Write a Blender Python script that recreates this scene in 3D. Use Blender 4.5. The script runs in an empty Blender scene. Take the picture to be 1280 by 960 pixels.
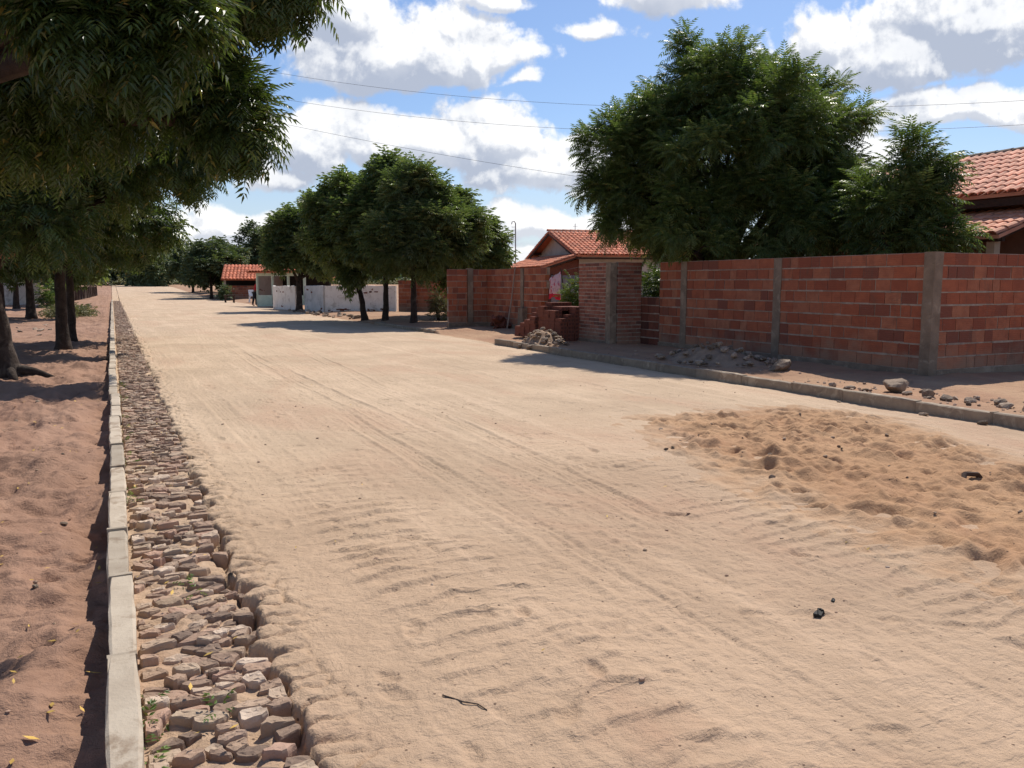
import bpy, math, random
import numpy as np
from mathutils import Vector, Matrix
R = math.radians
random.seed(7)
SC = bpy.context.scene
COL = SC.collection

# ------------------------------------------------------------------ camera
cam = bpy.data.cameras.new('camera'); camo = bpy.data.objects.new('camera', cam); COL.objects.link(camo)
cam.sensor_width = 36.0; cam.lens = 36.0 * 1035 / 1280
cam.clip_start = 0.05; cam.clip_end = 6000
YAW, PITCH = R(25.62), R(-7.0)
camo.location = (0, 0, 1.52)
camo.rotation_euler = (R(90) + PITCH, 0, -YAW)
SC.camera = camo

# ------------------------------------------------------------------ light
SUN_AZ, SUN_EL = R(50), R(52)          # azimuth from +Y towards +X
SUN = Vector((math.sin(SUN_AZ) * math.cos(SUN_EL), math.cos(SUN_AZ) * math.cos(SUN_EL), math.sin(SUN_EL)))
sl = bpy.data.lights.new('sun', 'SUN'); sl.energy = 4.6; sl.angle = R(0.53); sl.color = (1.0, 0.94, 0.85)
so = bpy.data.objects.new('sun', sl); COL.objects.link(so)
so.rotation_euler = (-SUN).to_track_quat('-Z', 'Y').to_euler(); so.location = (0, 0, 60)
SC.view_settings.view_transform = 'Standard'; SC.view_settings.look = 'None'
SC.view_settings.gamma = 1; SC.view_settings.exposure = 0.1
SC.cycles.use_denoising = True
SC.cycles.max_bounces = 6; SC.cycles.diffuse_bounces = 3; SC.cycles.transmission_bounces = 4; SC.cycles.transparent_max_bounces = 4
SC.cycles.caustics_reflective = False; SC.cycles.caustics_refractive = False

# ------------------------------------------------------------------ node helpers
class NT:
    def __init__(s, tree): s.t = tree
    def n(s, typ, ins=None, **kw):
        nd = s.t.nodes.new(typ)
        for k, v in kw.items(): setattr(nd, k, v)
        for k, v in (ins or {}).items():
            sock = nd.inputs[k]
            if isinstance(v, bpy.types.NodeSocket): s.t.links.new(v, sock)
            else: sock.default_value = v
        return nd
    def m(s, op, a, b=0.0, c=0.0, clamp=False):
        nd = s.n('ShaderNodeMath', operation=op, use_clamp=clamp)
        for i, v in enumerate((a, b, c)):
            if isinstance(v, bpy.types.NodeSocket): s.t.links.new(v, nd.inputs[i])
            else: nd.inputs[i].default_value = v
        return nd.outputs[0]
    def v(s, op, a, b=(0, 0, 0), out=0):
        nd = s.n('ShaderNodeVectorMath', operation=op)
        for i, x in enumerate((a, b)):
            if isinstance(x, bpy.types.NodeSocket): s.t.links.new(x, nd.inputs[i])
            else: nd.inputs[i].default_value = x
        return nd.outputs[out]
    def mr(s, val, a, b, c=0.0, d=1.0, smooth=True):
        nd = s.n('ShaderNodeMapRange', {'Value': val, 'From Min': a, 'From Max': b, 'To Min': c, 'To Max': d})
        nd.interpolation_type = 'SMOOTHSTEP' if smooth else 'LINEAR'
        return nd.outputs[0]
    def mix(s, f, a, b, blend='MIX'):
        nd = s.n('ShaderNodeMix', data_type='RGBA', blend_type=blend)
        for i, x in ((0, f), (6, a), (7, b)):
            if isinstance(x, bpy.types.NodeSocket): s.t.links.new(x, nd.inputs[i])
            else: nd.inputs[i].default_value = x if i == 0 else ((*x, 1) if len(x) == 3 else x)
        return nd.outputs[2]
    def noise(s, vec, scale, detail=4, rough=0.55, dist=0.0, dim='3D'):
        return s.n('ShaderNodeTexNoise', {'Vector': vec, 'Scale': scale, 'Detail': detail, 'Roughness': rough, 'Distortion': dist}, noise_dimensions=dim).outputs[0]

# ------------------------------------------------------------------ world: sky and clouds
W = bpy.data.worlds.new('World'); SC.world = W; W.use_nodes = True
W.cycles.sampling_method = 'MANUAL'; W.cycles.sample_map_resolution = 256
wt = W.node_tree; wt.nodes.clear(); N = NT(wt)
sky = N.n('ShaderNodeTexSky', sky_type='NISHITA'); sky.sun_disc = False
sky.sun_elevation = SUN_EL; sky.sun_rotation = SUN_AZ; sky.air_density = 1.0; sky.dust_density = 0.6; sky.ozone_density = 1.6
def cloud_group():
    g = bpy.data.node_groups.new('cloud_density', 'ShaderNodeTree')
    g.interface.new_socket('Vec', in_out='INPUT', socket_type='NodeSocketVector')
    g.interface.new_socket('D', in_out='OUTPUT', socket_type='NodeSocketFloat')
    G = NT(g); gi = G.n('NodeGroupInput'); go = G.n('NodeGroupOutput'); P = gi.outputs[0]
    warp = G.n('ShaderNodeTexNoise', {'Vector': P, 'Scale': 9.0, 'Detail': 1.0, 'Roughness': 0.5}, noise_dimensions='2D')
    Pw = G.v('ADD', P, G.v('MULTIPLY', G.v('SUBTRACT', warp.outputs[1], (.5, .5, .5)), (.06, .04, 0)))
    # cloud masses: centre and half-sizes as tangents of directions from the street (to the right / up)
    C = CLOUDS
    cur = None
    for cu, cv, ru, rv, k in C:
        d = G.v('MULTIPLY', G.v('SUBTRACT', Pw, (cu, cv, 0)), (1 / ru, 1 / rv, 0))
        d = G.v('MAXIMUM', d, G.v('MULTIPLY', d, (-1, -2.0, 0)))
        e = G.m('MULTIPLY', G.m('SUBTRACT', 1.0, G.v('LENGTH', d, out=1)), k)
        cur = e if cur is None else G.m('MAXIMUM', cur, e)
    n1 = G.noise(P, 7.0, 8, 0.64, dim='2D')
    bil = G.n('ShaderNodeTexVoronoi', {'Vector': Pw, 'Scale': 15.0, 'Detail': 3.0, 'Roughness': 0.55, 'Lacunarity': 2.1}, feature='F1', normalize=True, voronoi_dimensions='2D').outputs[0]
    d = G.m('ADD', cur, G.m('MULTIPLY', G.m('SUBTRACT', n1, .50), 1.55))
    d = G.m('ADD', d, G.m('MULTIPLY', G.m('SUBTRACT', .36, bil), .95))
    wt2 = g.links.new(d, go.inputs[0])
    return g
CLOUDS = [  # (right, up, half width, half height, weight)
    (-.125, .258, .175, .072, 1.05), (-.035, .262, .075, .055, .9), (-.205, .300, .070, .075, .95), (-.075, .285, .07, .045, .8),
    (-.085, .158, .195, .064, 1.0), (.030, .128, .090, .052, .85), (-.235, .150, .080, .060, .8), (.06, .165, .05, .03, .6),
    (.178, .330, .100, .050, .85), (.082, .285, .050, .028, .65), (.045, .345, .040, .024, .6), (.018, .232, .026, .016, .6), (-.01, .325, .04, .018, .45),
    (.050, .064, .100, .036, .8), (.130, .056, .100, .030, .75), (.078, .112, .032, .012, .5),
    (-.330, .060, .100, .042, .85), (-.300, .118, .060, .036, .75), (-.420, .030, .16, .036, .7), (.0, .025, .25, .022, .5),
    (.550, .300, .190, .095, 1.2), (.440, .262, .110, .062, 1.0), (.350, .272, .075, .045, .85), (.660, .340, .150, .110, 1.1),
    (.520, .190, .130, .030, .75), (.430, .155, .080, .036, .7), (.630, .200, .080, .018, .6), (.30, .20, .06, .026, .55),
    (-.62, .30, .2, .10, .8), (1.1, .35, .25, .12, .9), (-.05, .62, .25, .10, .8), (.55, .85, .25, .12, .8), (-1.1, .4, .3, .15, .8),
]
grp = cloud_group()
tc = N.n('ShaderNodeTexCoord').outputs['Generated']
fx, fy = math.sin(YAW), math.cos(YAW)
rr = N.v('DOT_PRODUCT', tc, (fy, -fx, 0), 1); ff = N.v('DOT_PRODUCT', tc, (fx, fy, 0), 1)
zz = N.n('ShaderNodeSeparateXYZ', {0: tc}).outputs[2]
fa = N.m('MAXIMUM', N.m('ABSOLUTE', ff), .12)
uv = N.n('ShaderNodeCombineXYZ', {0: N.m('DIVIDE', rr, fa), 1: N.m('DIVIDE', zz, fa), 2: 0.0}).outputs[0]
def dens(off):
    nd = N.n('ShaderNodeGroup', node_tree=grp); wt.links.new(N.v('ADD', uv, off), nd.inputs[0]); return nd.outputs[0]
d0, d1, d2 = dens((0, 0, 0)), dens((.005, .011, 0)), dens((.012, .040, 0))
mask = N.mr(d0, .03, .30)
sh = N.m('ADD', N.m('MULTIPLY', N.mr(d2, .0, 1.15, smooth=False), .58), N.m('MULTIPLY', N.mr(N.m('SUBTRACT', d1, d0), -.20, .20, -.20, .85), .75), clamp=True)
ccol = N.mix(sh, (1.02, 1.02, 1.02), (.45, .50, .61))
haze = N.mr(zz, 0.0, .20, .55, 0.0)
skyc = N.mix(1.0, sky.outputs[0], (.084, .095, .113), 'MULTIPLY')
skyc = N.mix(haze, skyc, (.66, .74, .84))
above = N.mr(zz, -.005, .02)
fin = N.mix(N.m('MULTIPLY', N.m('MULTIPLY', mask, above), .96), skyc, ccol)
bg = N.n('ShaderNodeBackground', {'Color': fin, 'Strength': 1.0})
wt.links.new(bg.outputs[0], N.n('ShaderNodeOutputWorld').inputs[0])

# ------------------------------------------------------------------ materials
def base_mat(name):
    m = bpy.data.materials.new(name); m.use_nodes = True; t = m.node_tree; t.nodes.clear(); n = NT(t)
    b = n.n('ShaderNodeBsdfPrincipled'); o = n.n('ShaderNodeOutputMaterial'); t.links.new(b.outputs[0], o.inputs[0])
    return m, n, b, o
def pm(name, c1, c2, scale=4.0, rough=.85, bump=.3, bscale=30.0, tone=0.0, isl=0.0, spec=.3, bdist=.01, c3=None, c3scale=1.0, objrand=0.0):
    """two-colour noise material; tone/isl/objrand: brightness spread by stored tone, by mesh island, by object"""
    m, n, b, o = base_mat(name)
    P = n.n('ShaderNodeTexCoord').outputs['Object']
    c = n.mix(n.mr(n.noise(P, scale, 6, .6), .32, .68), c1, c2)
    if c3: c = n.mix(n.mr(n.noise(P, c3scale, 5, .65, .5), .52, .66), c, c3)
    f = None
    if tone: f = n.m('ADD', n.m('MULTIPLY', n.m('SUBTRACT', n.n('ShaderNodeAttribute', attribute_name='tone').outputs['Fac'], .5), tone * 2), 1)
    if isl:
        g = n.m('ADD', n.m('MULTIPLY', n.m('SUBTRACT', n.n('ShaderNodeNewGeometry').outputs['Random Per Island'], .5), isl * 2), 1)
        f = g if f is None else n.m('MULTIPLY', f, g)
    if objrand:
        g = n.m('ADD', n.m('MULTIPLY', n.m('SUBTRACT', n.n('ShaderNodeObjectInfo').outputs['Random'], .5), objrand * 2), 1)
        f = g if f is None else n.m('MULTIPLY', f, g)
    if f is not None: c = n.mix(1.0, c, n.n('ShaderNodeCombineColor', {0: f, 1: f, 2: f}).outputs[0], 'MULTIPLY')
    n.t.links.new(c, b.inputs['Base Color'])
    b.inputs['Roughness'].default_value = rough; b.inputs['Specular IOR Level'].default_value = spec
    if bump:
        h = n.noise(P, bscale, 6, .65)
        n.t.links.new(n.n('ShaderNodeBump', {'Strength': bump, 'Distance': bdist, 'Height': h}).outputs[0], b.inputs['Normal'])
    return m
def sand_mat(name, pale, dark, pink, grit, k=1.0, near=None, mixin=None):
    m, n, b, o = base_mat(name)
    P = n.n('ShaderNodeTexCoord').outputs['Object']
    c = n.mix(n.mr(n.noise(P, .55, 6, .62, .6), .34, .66), pale, dark)
    c = n.mix(n.mr(n.noise(n.v('MULTIPLY', P, (1, .45, 1)), .75, 5, .6, .8), .47, .68, 0, .75), c, pink)
    c = n.mix(n.mr(n.noise(P, 9, 5, .7), .35, .72, 0, .34), c, dark)
    sp = n.n('ShaderNodeTexVoronoi', {'Vector': P, 'Scale': 42.0}, feature='F1')
    pick = n.m('GREATER_THAN', n.n('ShaderNodeSeparateColor', {0: sp.outputs['Color']}).outputs[0], .955)
    c = n.mix(n.m('MULTIPLY', pick, n.mr(sp.outputs[0], .30, .16)), c, grit)
    if mixin: c = n.mix(n.n('ShaderNodeAttribute', attribute_name='tone').outputs['Fac'], mixin, c)
    lane = n.noise(n.v('MULTIPLY', P, (5.0, .22, 1)), 1.0, 5, .6, .3)
    c = n.mix(n.mr(lane, .42, .66, 0, .34), c, dark)
    c = n.mix(n.mr(n.noise(n.v('MULTIPLY', P, (3.1, .16, 1)), 1.0, 4, .6, .2), .52, .68, 0, .38), c, n.mix(1.0, pale, (1.12, 1.13, 1.15), 'MULTIPLY'))
    if near:  # pinkish trodden near sand, darkened in colour to paint in the brighter backlit distance
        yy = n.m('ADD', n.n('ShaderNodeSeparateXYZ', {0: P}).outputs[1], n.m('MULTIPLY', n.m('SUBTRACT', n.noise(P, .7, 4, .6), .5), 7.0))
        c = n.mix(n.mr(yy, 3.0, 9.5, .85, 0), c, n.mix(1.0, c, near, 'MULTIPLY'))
    n.t.links.new(c, b.inputs['Base Color'])
    b.inputs['Roughness'].default_value = .95; b.inputs['Specular IOR Level'].default_value = .12
    h = n.m('ADD', n.m('MULTIPLY', n.noise(P, 34, 8, .7), .6), n.m('MULTIPLY', n.noise(P, 9, 6, .6, .4), 1.4))
    h = n.m('ADD', h, n.m('MULTIPLY', n.noise(P, 210, 3, .6), .14))
    ln = n.m('ABSOLUTE', n.m('SUBTRACT', n.noise(n.v('MULTIPLY', P, (.55, 1.5, 1)), 3.6, 3, .5, .4), .5))
    h = n.m('ADD', h, n.m('MULTIPLY', n.m('MULTIPLY', n.mr(ln, .06, .0), n.mr(n.noise(P, .9, 3, .6), .45, .66)), .30))
    h = n.m('SUBTRACT', h, n.m('MULTIPLY', n.m('ABSOLUTE', n.m('SUBTRACT', n.noise(n.v('MULTIPLY', P, (1, 1.5, 1)), 15, 5, .62, .5), .5)), 1.2))
    n.t.links.new(n.n('ShaderNodeBump', {'Strength': .75 * k, 'Distance': .016, 'Height': h}).outputs[0], b.inputs['Normal'])
    return m
M = {}
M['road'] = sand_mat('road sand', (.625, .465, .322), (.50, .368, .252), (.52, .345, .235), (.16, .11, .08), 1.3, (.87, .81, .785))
M['heap'] = sand_mat('orange sand', (.49, .30, .17), (.42, .245, .135), (.45, .25, .145), (.10, .065, .045), 1.2, mixin=(.52, .37, .25))
M['verge_l'] = sand_mat('red dirt', (.40, .245, .17), (.30, .178, .122), (.345, .20, .138), (.09, .055, .04), 1.3)
M['verge_r'] = sand_mat('tan dirt', (.46, .295, .185), (.35, .21, .135), (.40, .23, .145), (.13, .09, .07), 1.1)
M['kerb'] = pm('kerb concrete', (.50, .42, .325), (.41, .335, .255), 5, .9, .5, 60, c3=(.30, .225, .16), c3scale=4.5, bdist=.009, tone=.22)
M['kerb_d'] = pm('shade-toned kerb concrete', (.33, .26, .19), (.25, .19, .14), 5, .9, .5, 60, c3=(.42, .34, .25), c3scale=5, bdist=.006, tone=.12)  # right kerb: shade on its road face put into a darker concrete colour
M['concrete'] = pm('column concrete', (.27, .205, .15), (.19, .142, .103), 4, .92, .6, 40, c3=(.34, .27, .20), c3scale=5)
def stone_mat():
    m, n, b, o = base_mat('gutter stone'); P = n.n('ShaderNodeTexCoord').outputs['Object']
    P = n.v('ADD', P, n.v('MULTIPLY', n.n('ShaderNodeObjectInfo').outputs['Location'], (1, 1, 1)))
    rp = n.n('ShaderNodeValToRGB'); el = rp.color_ramp.elements; el[0].color = (.18, .125, .095, 1); el[1].color = (.66, .52, .40, 1)
    for p, c in ((.10, (.26, .18, .13)), (.25, (.42, .275, .195)), (.42, (.37, .265, .18)), (.58, (.50, .315, .23)), (.74, (.45, .34, .24)), (.9, (.52, .385, .28))):
        e = el.new(p); e.color = (*c, 1)
    n.t.links.new(n.n('ShaderNodeAttribute', attribute_name='tone').outputs['Fac'], rp.inputs[0])
    c = n.mix(n.mr(n.noise(P, 16, 6, .65), .35, .7, 0, .40), rp.outputs[0], (.29, .20, .145))
    c = n.mix(n.mr(n.noise(P, 7, 5, .65), .54, .68, 0, .45), c, (.50, .36, .25))
    n.t.links.new(c, b.inputs['Base Color']); b.inputs['Roughness'].default_value = .85; b.inputs['Specular IOR Level'].default_value = .25
    n.t.links.new(n.n('ShaderNodeBump', {'Strength': .8, 'Distance': .010, 'Height': n.noise(P, 42, 7, .68)}).outputs[0], b.inputs['Normal'])
    return m
M['stone'] = stone_mat()
M['rock'] = pm('rubble stone', (.36, .265, .19), (.22, .155, .11), 6, .9, .8, 25, objrand=.5, c3=(.48, .39, .30), c3scale=3)
M['mortar'] = pm('mortar', (.40, .325, .26), (.27, .21, .165), 9, .95, .6, 50)
def brick_mat(name, a, b_, c_, dk, dirt=.62):
    m, n, b, o = base_mat(name)
    P = n.n('ShaderNodeTexCoord').outputs['Object']
    rnd = n.n('ShaderNodeAttribute', attribute_name='tone').outputs['Fac']
    rp = n.n('ShaderNodeValToRGB'); rp.color_ramp.interpolation = 'LINEAR'
    el = rp.color_ramp.elements
    el[0].position = 0; el[0].color = (*dk, 1); el[1].position = 1; el[1].color = (*b_, 1)
    for p, c in ((.07, dk), (.24, a), (.55, b_), (.85, c_)):
        e = el.new(p); e.color = (*c, 1)
    n.t.links.new(rnd, rp.inputs[0])
    c = n.mix(n.mr(n.noise(P, 7, 6, .65), .3, .7, 0, .5), rp.outputs[0], (a[0] * .7, a[1] * .75, a[2] * .85))
    c = n.mix(n.mr(n.noise(P, 23, 5, .7), .6, .75, 0, .35), c, (.36, .30, .25))
    zz = n.n('ShaderNodeSeparateXYZ', {0: P}).outputs[2]
    splash = n.m('ADD', zz, n.m('MULTIPLY', n.m('SUBTRACT', n.noise(P, 2.3, 5, .65), .5), 1.1))
    c = n.mix(n.mr(splash, .15, .62, dirt, 0), c, (.33, .225, .155))
    c = n.mix(n.mr(n.noise(n.v('MULTIPLY', P, (2.2, 2.2, .5)), 1.6, 6, .7, .6), .55, .70, 0, .5), c, (.15, .085, .06))
    n.t.links.new(c, b.inputs['Base Color'])
    b.inputs['Roughness'].default_value = .88; b.inputs['Specular IOR Level'].default_value = .25
    wv = n.m('MULTIPLY', n.m('SINE', n.m('MULTIPLY', n.n('ShaderNodeSeparateXYZ', {0: P}).outputs[2], 210)), .25)
    h = n.m('ADD', n.noise(P, 40, 6, .65), wv)
    n.t.links.new(n.n('ShaderNodeBump', {'Strength': .5, 'Distance': .006, 'Height': h}).outputs[0], b.inputs['Normal'])
    return m
M['brick'] = brick_mat('clay block', (.30, .088, .047), (.40, .124, .062), (.42, .175, .098), (.215, .080, .053))
M['brick_s'] = brick_mat('solid clay brick', (.27, .095, .062), (.35, .13, .085), (.34, .155, .11), (.15, .072, .058))
M['brick_d'] = brick_mat('stacked clay brick', (.15, .052, .034), (.21, .072, .046), (.24, .095, .06), (.09, .04, .032), 0.0)
M['tile_c'] = pm('clay roof tile', (.68, .25, .13), (.56, .19, .10), 3, .8, .3, 30, tone=.30, c3=(.40, .16, .10), c3scale=1.6)
M['tile_p'] = pm('pink clay roof tile', (.80, .40, .26), (.70, .32, .20), 3, .8, .3, 30, tone=.22, c3=(.56, .26, .17), c3scale=1.7)
M['tile_f'] = pm('bright clay roof tile', (.56, .17, .085), (.50, .14, .07), 2, .8, .2, 20, tone=.25)
M['wood'] = pm('dark timber', (.075, .045, .032), (.05, .03, .022), 8, .85, .4, 40, tone=.3)
M['bark'] = pm('bark', (.062, .043, .033), (.033, .024, .019), 7, .95, 1.0, 22, c3=(.095, .072, .058), c3scale=3, bdist=.03)
M['cut'] = pm('pale cut wood', (.42, .22, .12), (.34, .17, .09), 14, .85, .3, 60)
M['cutgrey'] = pm('weathered cut wood', (.36, .29, .24), (.28, .22, .18), 14, .85, .3, 60)
M['plaster'] = pm('pale plaster', (.52, .46, .40), (.44, .39, .33), 2, .9, .2, 30, c3=(.36, .31, .26), c3scale=1.3)
M['white'] = pm('whitewash', (.84, .80, .74), (.75, .71, .65), 3, .9, .3, 25, c3=(.58, .53, .47), c3scale=2.2)
M['white_g'] = pm('greyed whitewash', (.70, .67, .63), (.58, .56, .52), 3, .9, .3, 25, c3=(.46, .43, .39), c3scale=2)
M['green_w'] = pm('pale green paint', (.56, .66, .54), (.46, .56, .45), 3, .8, .2, 25)
M['brown_w'] = pm('brown plaster', (.25, .13, .085), (.20, .10, .065), 2, .9, .3, 25)
M['beige'] = pm('beige paint', (.60, .47, .34), (.53, .41, .29), 3, .8, .2, 25)
M['yellow'] = pm('ochre paint', (.62, .46, .22), (.55, .40, .19), 3, .8, .2, 25)
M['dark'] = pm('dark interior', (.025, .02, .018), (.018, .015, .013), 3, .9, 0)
M['metal'] = pm('grey steel', (.30, .31, .32), (.22, .23, .24), 6, .5, .1, 40, spec=.5)
M['cable'] = pm('grey cable', (.07, .07, .075), (.05, .05, .055), 6, .6, 0)
M['plastic'] = pm('white plastic', (.74, .76, .78), (.66, .68, .70), 2, .45, 0, spec=.4)
M['scrap'] = pm('charred scrap', (.02, .018, .016), (.012, .011, .01), 20, .7, .3, 60)
M['fallen'] = pm('yellow fallen leaf', (.60, .40, .10), (.50, .31, .07), 20, .7, 0, isl=.45)
M['skin'] = pm('skin', (.23, .12, .08), (.20, .10, .07), 5, .6, 0)
M['shirt'] = pm('red cotton', (.50, .035, .045), (.42, .025, .035), 6, .85, .2, 60)
M['trousers'] = pm('dark denim', (.025, .028, .04), (.018, .02, .03), 6, .85, .2, 60)
M['hair'] = pm('black hair', (.012, .01, .009), (.02, .016, .013), 20, .6, .3, 80)
M['yflower'] = pm('yellow petals', (.75, .50, .04), (.65, .40, .03), 9, .7, 0)
M['dirt_heap'] = pm('brown rubble dust', (.37, .25, .165), (.28, .185, .125), 6, .95, .8, 30)
def leaf_mat(name, c1, c2, young, trans=.34, rough=.40):
    m, n, b, o = base_mat(name)
    isl = n.n('ShaderNodeNewGeometry').outputs['Random Per Island']
    tone = n.n('ShaderNodeAttribute', attribute_name='tone').outputs['Fac']
    c = n.mix(isl, c1, c2)
    c = n.mix(n.mr(tone, .62, 1.0, 0, .85), c, young)
    c = n.mix(n.m('MULTIPLY', n.m('GREATER_THAN', isl, .972), .8), c, (.30, .23, .06))
    f = n.m('ADD', n.m('MULTIPLY', tone, .5), .72)
    c = n.mix(1.0, c, n.n('ShaderNodeCombineColor', {0: f, 1: f, 2: f}).outputs[0], 'MULTIPLY')
    n.t.links.new(c, b.inputs['Base Color'])
    b.inputs['Roughness'].default_value = rough; b.inputs['Specular IOR Level'].default_value = .5
    tr = n.n('ShaderNodeBsdfTranslucent', {'Color': n.mix(.55, c, (.20, .30, .03))})
    mx = n.n('ShaderNodeMixShader', {0: trans}); n.t.links.new(b.outputs[0], mx.inputs[1]); n.t.links.new(tr.outputs[0], mx.inputs[2])
    n.t.links.new(mx.outputs[0], o.inputs[0])
    return m
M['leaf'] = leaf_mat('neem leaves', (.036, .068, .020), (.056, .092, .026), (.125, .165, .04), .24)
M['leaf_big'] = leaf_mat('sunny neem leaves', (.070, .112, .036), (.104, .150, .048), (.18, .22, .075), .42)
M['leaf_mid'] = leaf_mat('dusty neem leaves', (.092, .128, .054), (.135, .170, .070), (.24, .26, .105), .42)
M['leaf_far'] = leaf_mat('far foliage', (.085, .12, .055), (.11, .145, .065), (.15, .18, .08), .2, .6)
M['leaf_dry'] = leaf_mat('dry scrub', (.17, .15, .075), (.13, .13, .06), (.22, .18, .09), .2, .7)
M['leaf_bright'] = leaf_mat('bright garden leaves', (.10, .17, .03), (.13, .20, .04), (.20, .26, .05), .3, .5)

# ------------------------------------------------------------------ mesh helpers
def raw_mesh(name, V, F4=None, tone=None, F3=None):
    me = bpy.data.meshes.new(name)
    V = np.asarray(V, dtype=np.float32); me.vertices.add(len(V)); me.vertices.foreach_set('co', V.ravel())
    loops = []; starts = []; totals = []
    p = 0
    for F, k in ((F4, 4), (F3, 3)):
        if F is not None and len(F):
            F = np.asarray(F, dtype=np.int32); loops.append(F.ravel())
            starts.append(p + np.arange(len(F), dtype=np.int32) * k); totals.append(np.full(len(F), k, np.int32)); p += F.size
    loops = np.concatenate(loops); starts = np.concatenate(starts); totals = np.concatenate(totals)
    me.loops.add(len(loops)); me.loops.foreach_set('vertex_index', loops)
    me.polygons.add(len(starts)); me.polygons.foreach_set('loop_start', starts); me.polygons.foreach_set('loop_total', totals)
    me.update(calc_edges=True)
    if tone is not None:
        a = me.attributes.new('tone', 'FLOAT', 'POINT'); a.data.foreach_set('value', np.asarray(tone, np.float32))
    return me
def link(name, me, mat=None, parent=None, loc=None, smooth=False):
    o = bpy.data.objects.new(name, me); COL.objects.link(o)
    if mat is not None and me is not None: me.materials.append(mat)
    if me is not None and hasattr(me, 'polygons'): me.polygons.foreach_set('use_smooth', np.full(len(me.polygons), bool(smooth)))
    if loc is not None: o.location = loc
    if parent is not None:
        o.parent = parent
        root = parent
        off = Vector(parent.location)
        while root.parent is not None: root = root.parent; off = off + Vector(root.location)
        if not parent.get('_local'): o.matrix_parent_inverse = Matrix.Translation(-Vector(parent.location)) if parent.parent is None else Matrix.Identity(4)
    return o
def T(o, label, cat, group=None):
    o['label'] = label; o['category'] = cat; o['kind'] = 'thing'
    if group: o['group'] = group
    return o
def ST(o, kind='structure', label=None, cat=None):
    o['kind'] = kind
    if label: o['label'] = label
    if cat: o['category'] = cat
    return o
def empty(name, loc, label, cat, group=None, local=False):
    o = bpy.data.objects.new(name, None); COL.objects.link(o); o.location = loc; o.empty_display_size = .2
    if local: o['_local'] = 1
    return T(o, label, cat, group)
class MB:
    """collects polygons; build() links them as one mesh"""
    def __init__(s): s.v = []; s.f = []; s.t = []
    def add(s, vs, fs, tone=.5):
        k = len(s.v); s.v.extend([tuple(x) for x in vs]); s.f.extend([tuple(i + k for i in f) for f in fs]); s.t.extend([tone] * len(vs))
    def box(s, c, d, rz=0.0, tone=.5, jit=0.0, M3=None):
        x, y, z = d[0] / 2, d[1] / 2, d[2] / 2
        vs = [Vector((a * x, b * y, e * z)) for a in (-1, 1) for b in (-1, 1) for e in (-1, 1)]
        if jit: vs = [v + Vector((random.uniform(-jit, jit), random.uniform(-jit, jit), random.uniform(-jit, jit))) for v in vs]
        m = M3 if M3 is not None else Matrix.Rotation(rz, 3, 'Z')
        vs = [m @ v + Vector(c) for v in vs]
        s.add(vs, [(0, 1, 3, 2), (4, 6, 7, 5), (0, 4, 5, 1), (2, 3, 7, 6), (0, 2, 6, 4), (1, 5, 7, 3)], tone)
    def bar(s, a, b, w, h, tone=.5):
        a, b = Vector(a), Vector(b); d = b - a; q = d.to_track_quat('X', 'Z').to_matrix()
        s.box((a + b) / 2, (d.length, w, h), M3=q, tone=tone)
    def tube(s, pts, rad, seg=8, tone=.5, wob=0.0, cap=True):
        pts = [Vector(p) for p in pts]; rings = []; prev = None
        for i, p in enumerate(pts):
            d = (pts[min(i + 1, len(pts) - 1)] - pts[max(i - 1, 0)]).normalized()
            if prev is None: n = d.orthogonal().normalized()
            else: n = (prev - d * prev.dot(d)).normalized()
            prev = n; bn = d.cross(n); r = rad[i] if hasattr(rad, '__len__') else rad
            rings.append([p + (n * math.cos(2 * math.pi * k / seg) + bn * math.sin(2 * math.pi * k / seg)) * r * (1 + random.uniform(-wob, wob)) for k in range(seg)])
        vs = [v for rg in rings for v in rg]; fs = []
        for i in range(len(rings) - 1):
            for k in range(seg):
                a = i * seg + k; b = i * seg + (k + 1) % seg; fs.append((a, b, b + seg, a + seg))
        if cap: fs.append(tuple(range(seg))[::-1]); fs.append(tuple(range((len(rings) - 1) * seg, len(rings) * seg)))
        s.add(vs, fs, tone)
    def prism(s, poly, z0, z1, tone=.5):
        n = len(poly); vs = [(x, y, z0) for x, y in poly] + [(x, y, z1) for x, y in poly]
        s.add(vs, [tuple(range(n))[::-1], tuple(range(n, 2 * n))] + [(i, (i + 1) % n, n + (i + 1) % n, n + i) for i in range(n)], tone)
    def mesh(s, name):
        me = bpy.data.meshes.new(name); me.from_pydata(s.v, [], s.f); me.update()
        a = me.attributes.new('tone', 'FLOAT', 'POINT'); a.data.foreach_set('value', np.asarray(s.t, np.float32)); return me
    def build(s, name, mat, parent=None, loc=None, smooth=False):
        return link(name, s.mesh(name), mat, parent, loc, smooth)

# ------------------------------------------------------------------ noise in numpy
def hash2(ix, iy, seed):
    h = (ix.astype(np.int64) * 374761393 + iy.astype(np.int64) * 668265263 + seed * 1442695041) & 0xFFFFFFFF
    h = ((h ^ (h >> 13)) * 1274126177) & 0xFFFFFFFF
    return ((h ^ (h >> 16)) & 0xFFFF) / 65535.0
def gn(x, y, seed=0):
    ix = np.floor(x); iy = np.floor(y); fx_, fy_ = x - ix, y - iy
    u = fx_ * fx_ * fx_ * (fx_ * (fx_ * 6 - 15) + 10); v = fy_ * fy_ * fy_ * (fy_ * (fy_ * 6 - 15) + 10)
    def g(dx, dy):
        a = hash2(ix + dx, iy + dy, seed) * 2 * np.pi
        return np.cos(a) * (fx_ - dx) + np.sin(a) * (fy_ - dy)
    a = g(0, 0) * (1 - u) + g(1, 0) * u; b = g(0, 1) * (1 - u) + g(1, 1) * u
    return (a * (1 - v) + b * v) * 1.4
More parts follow.
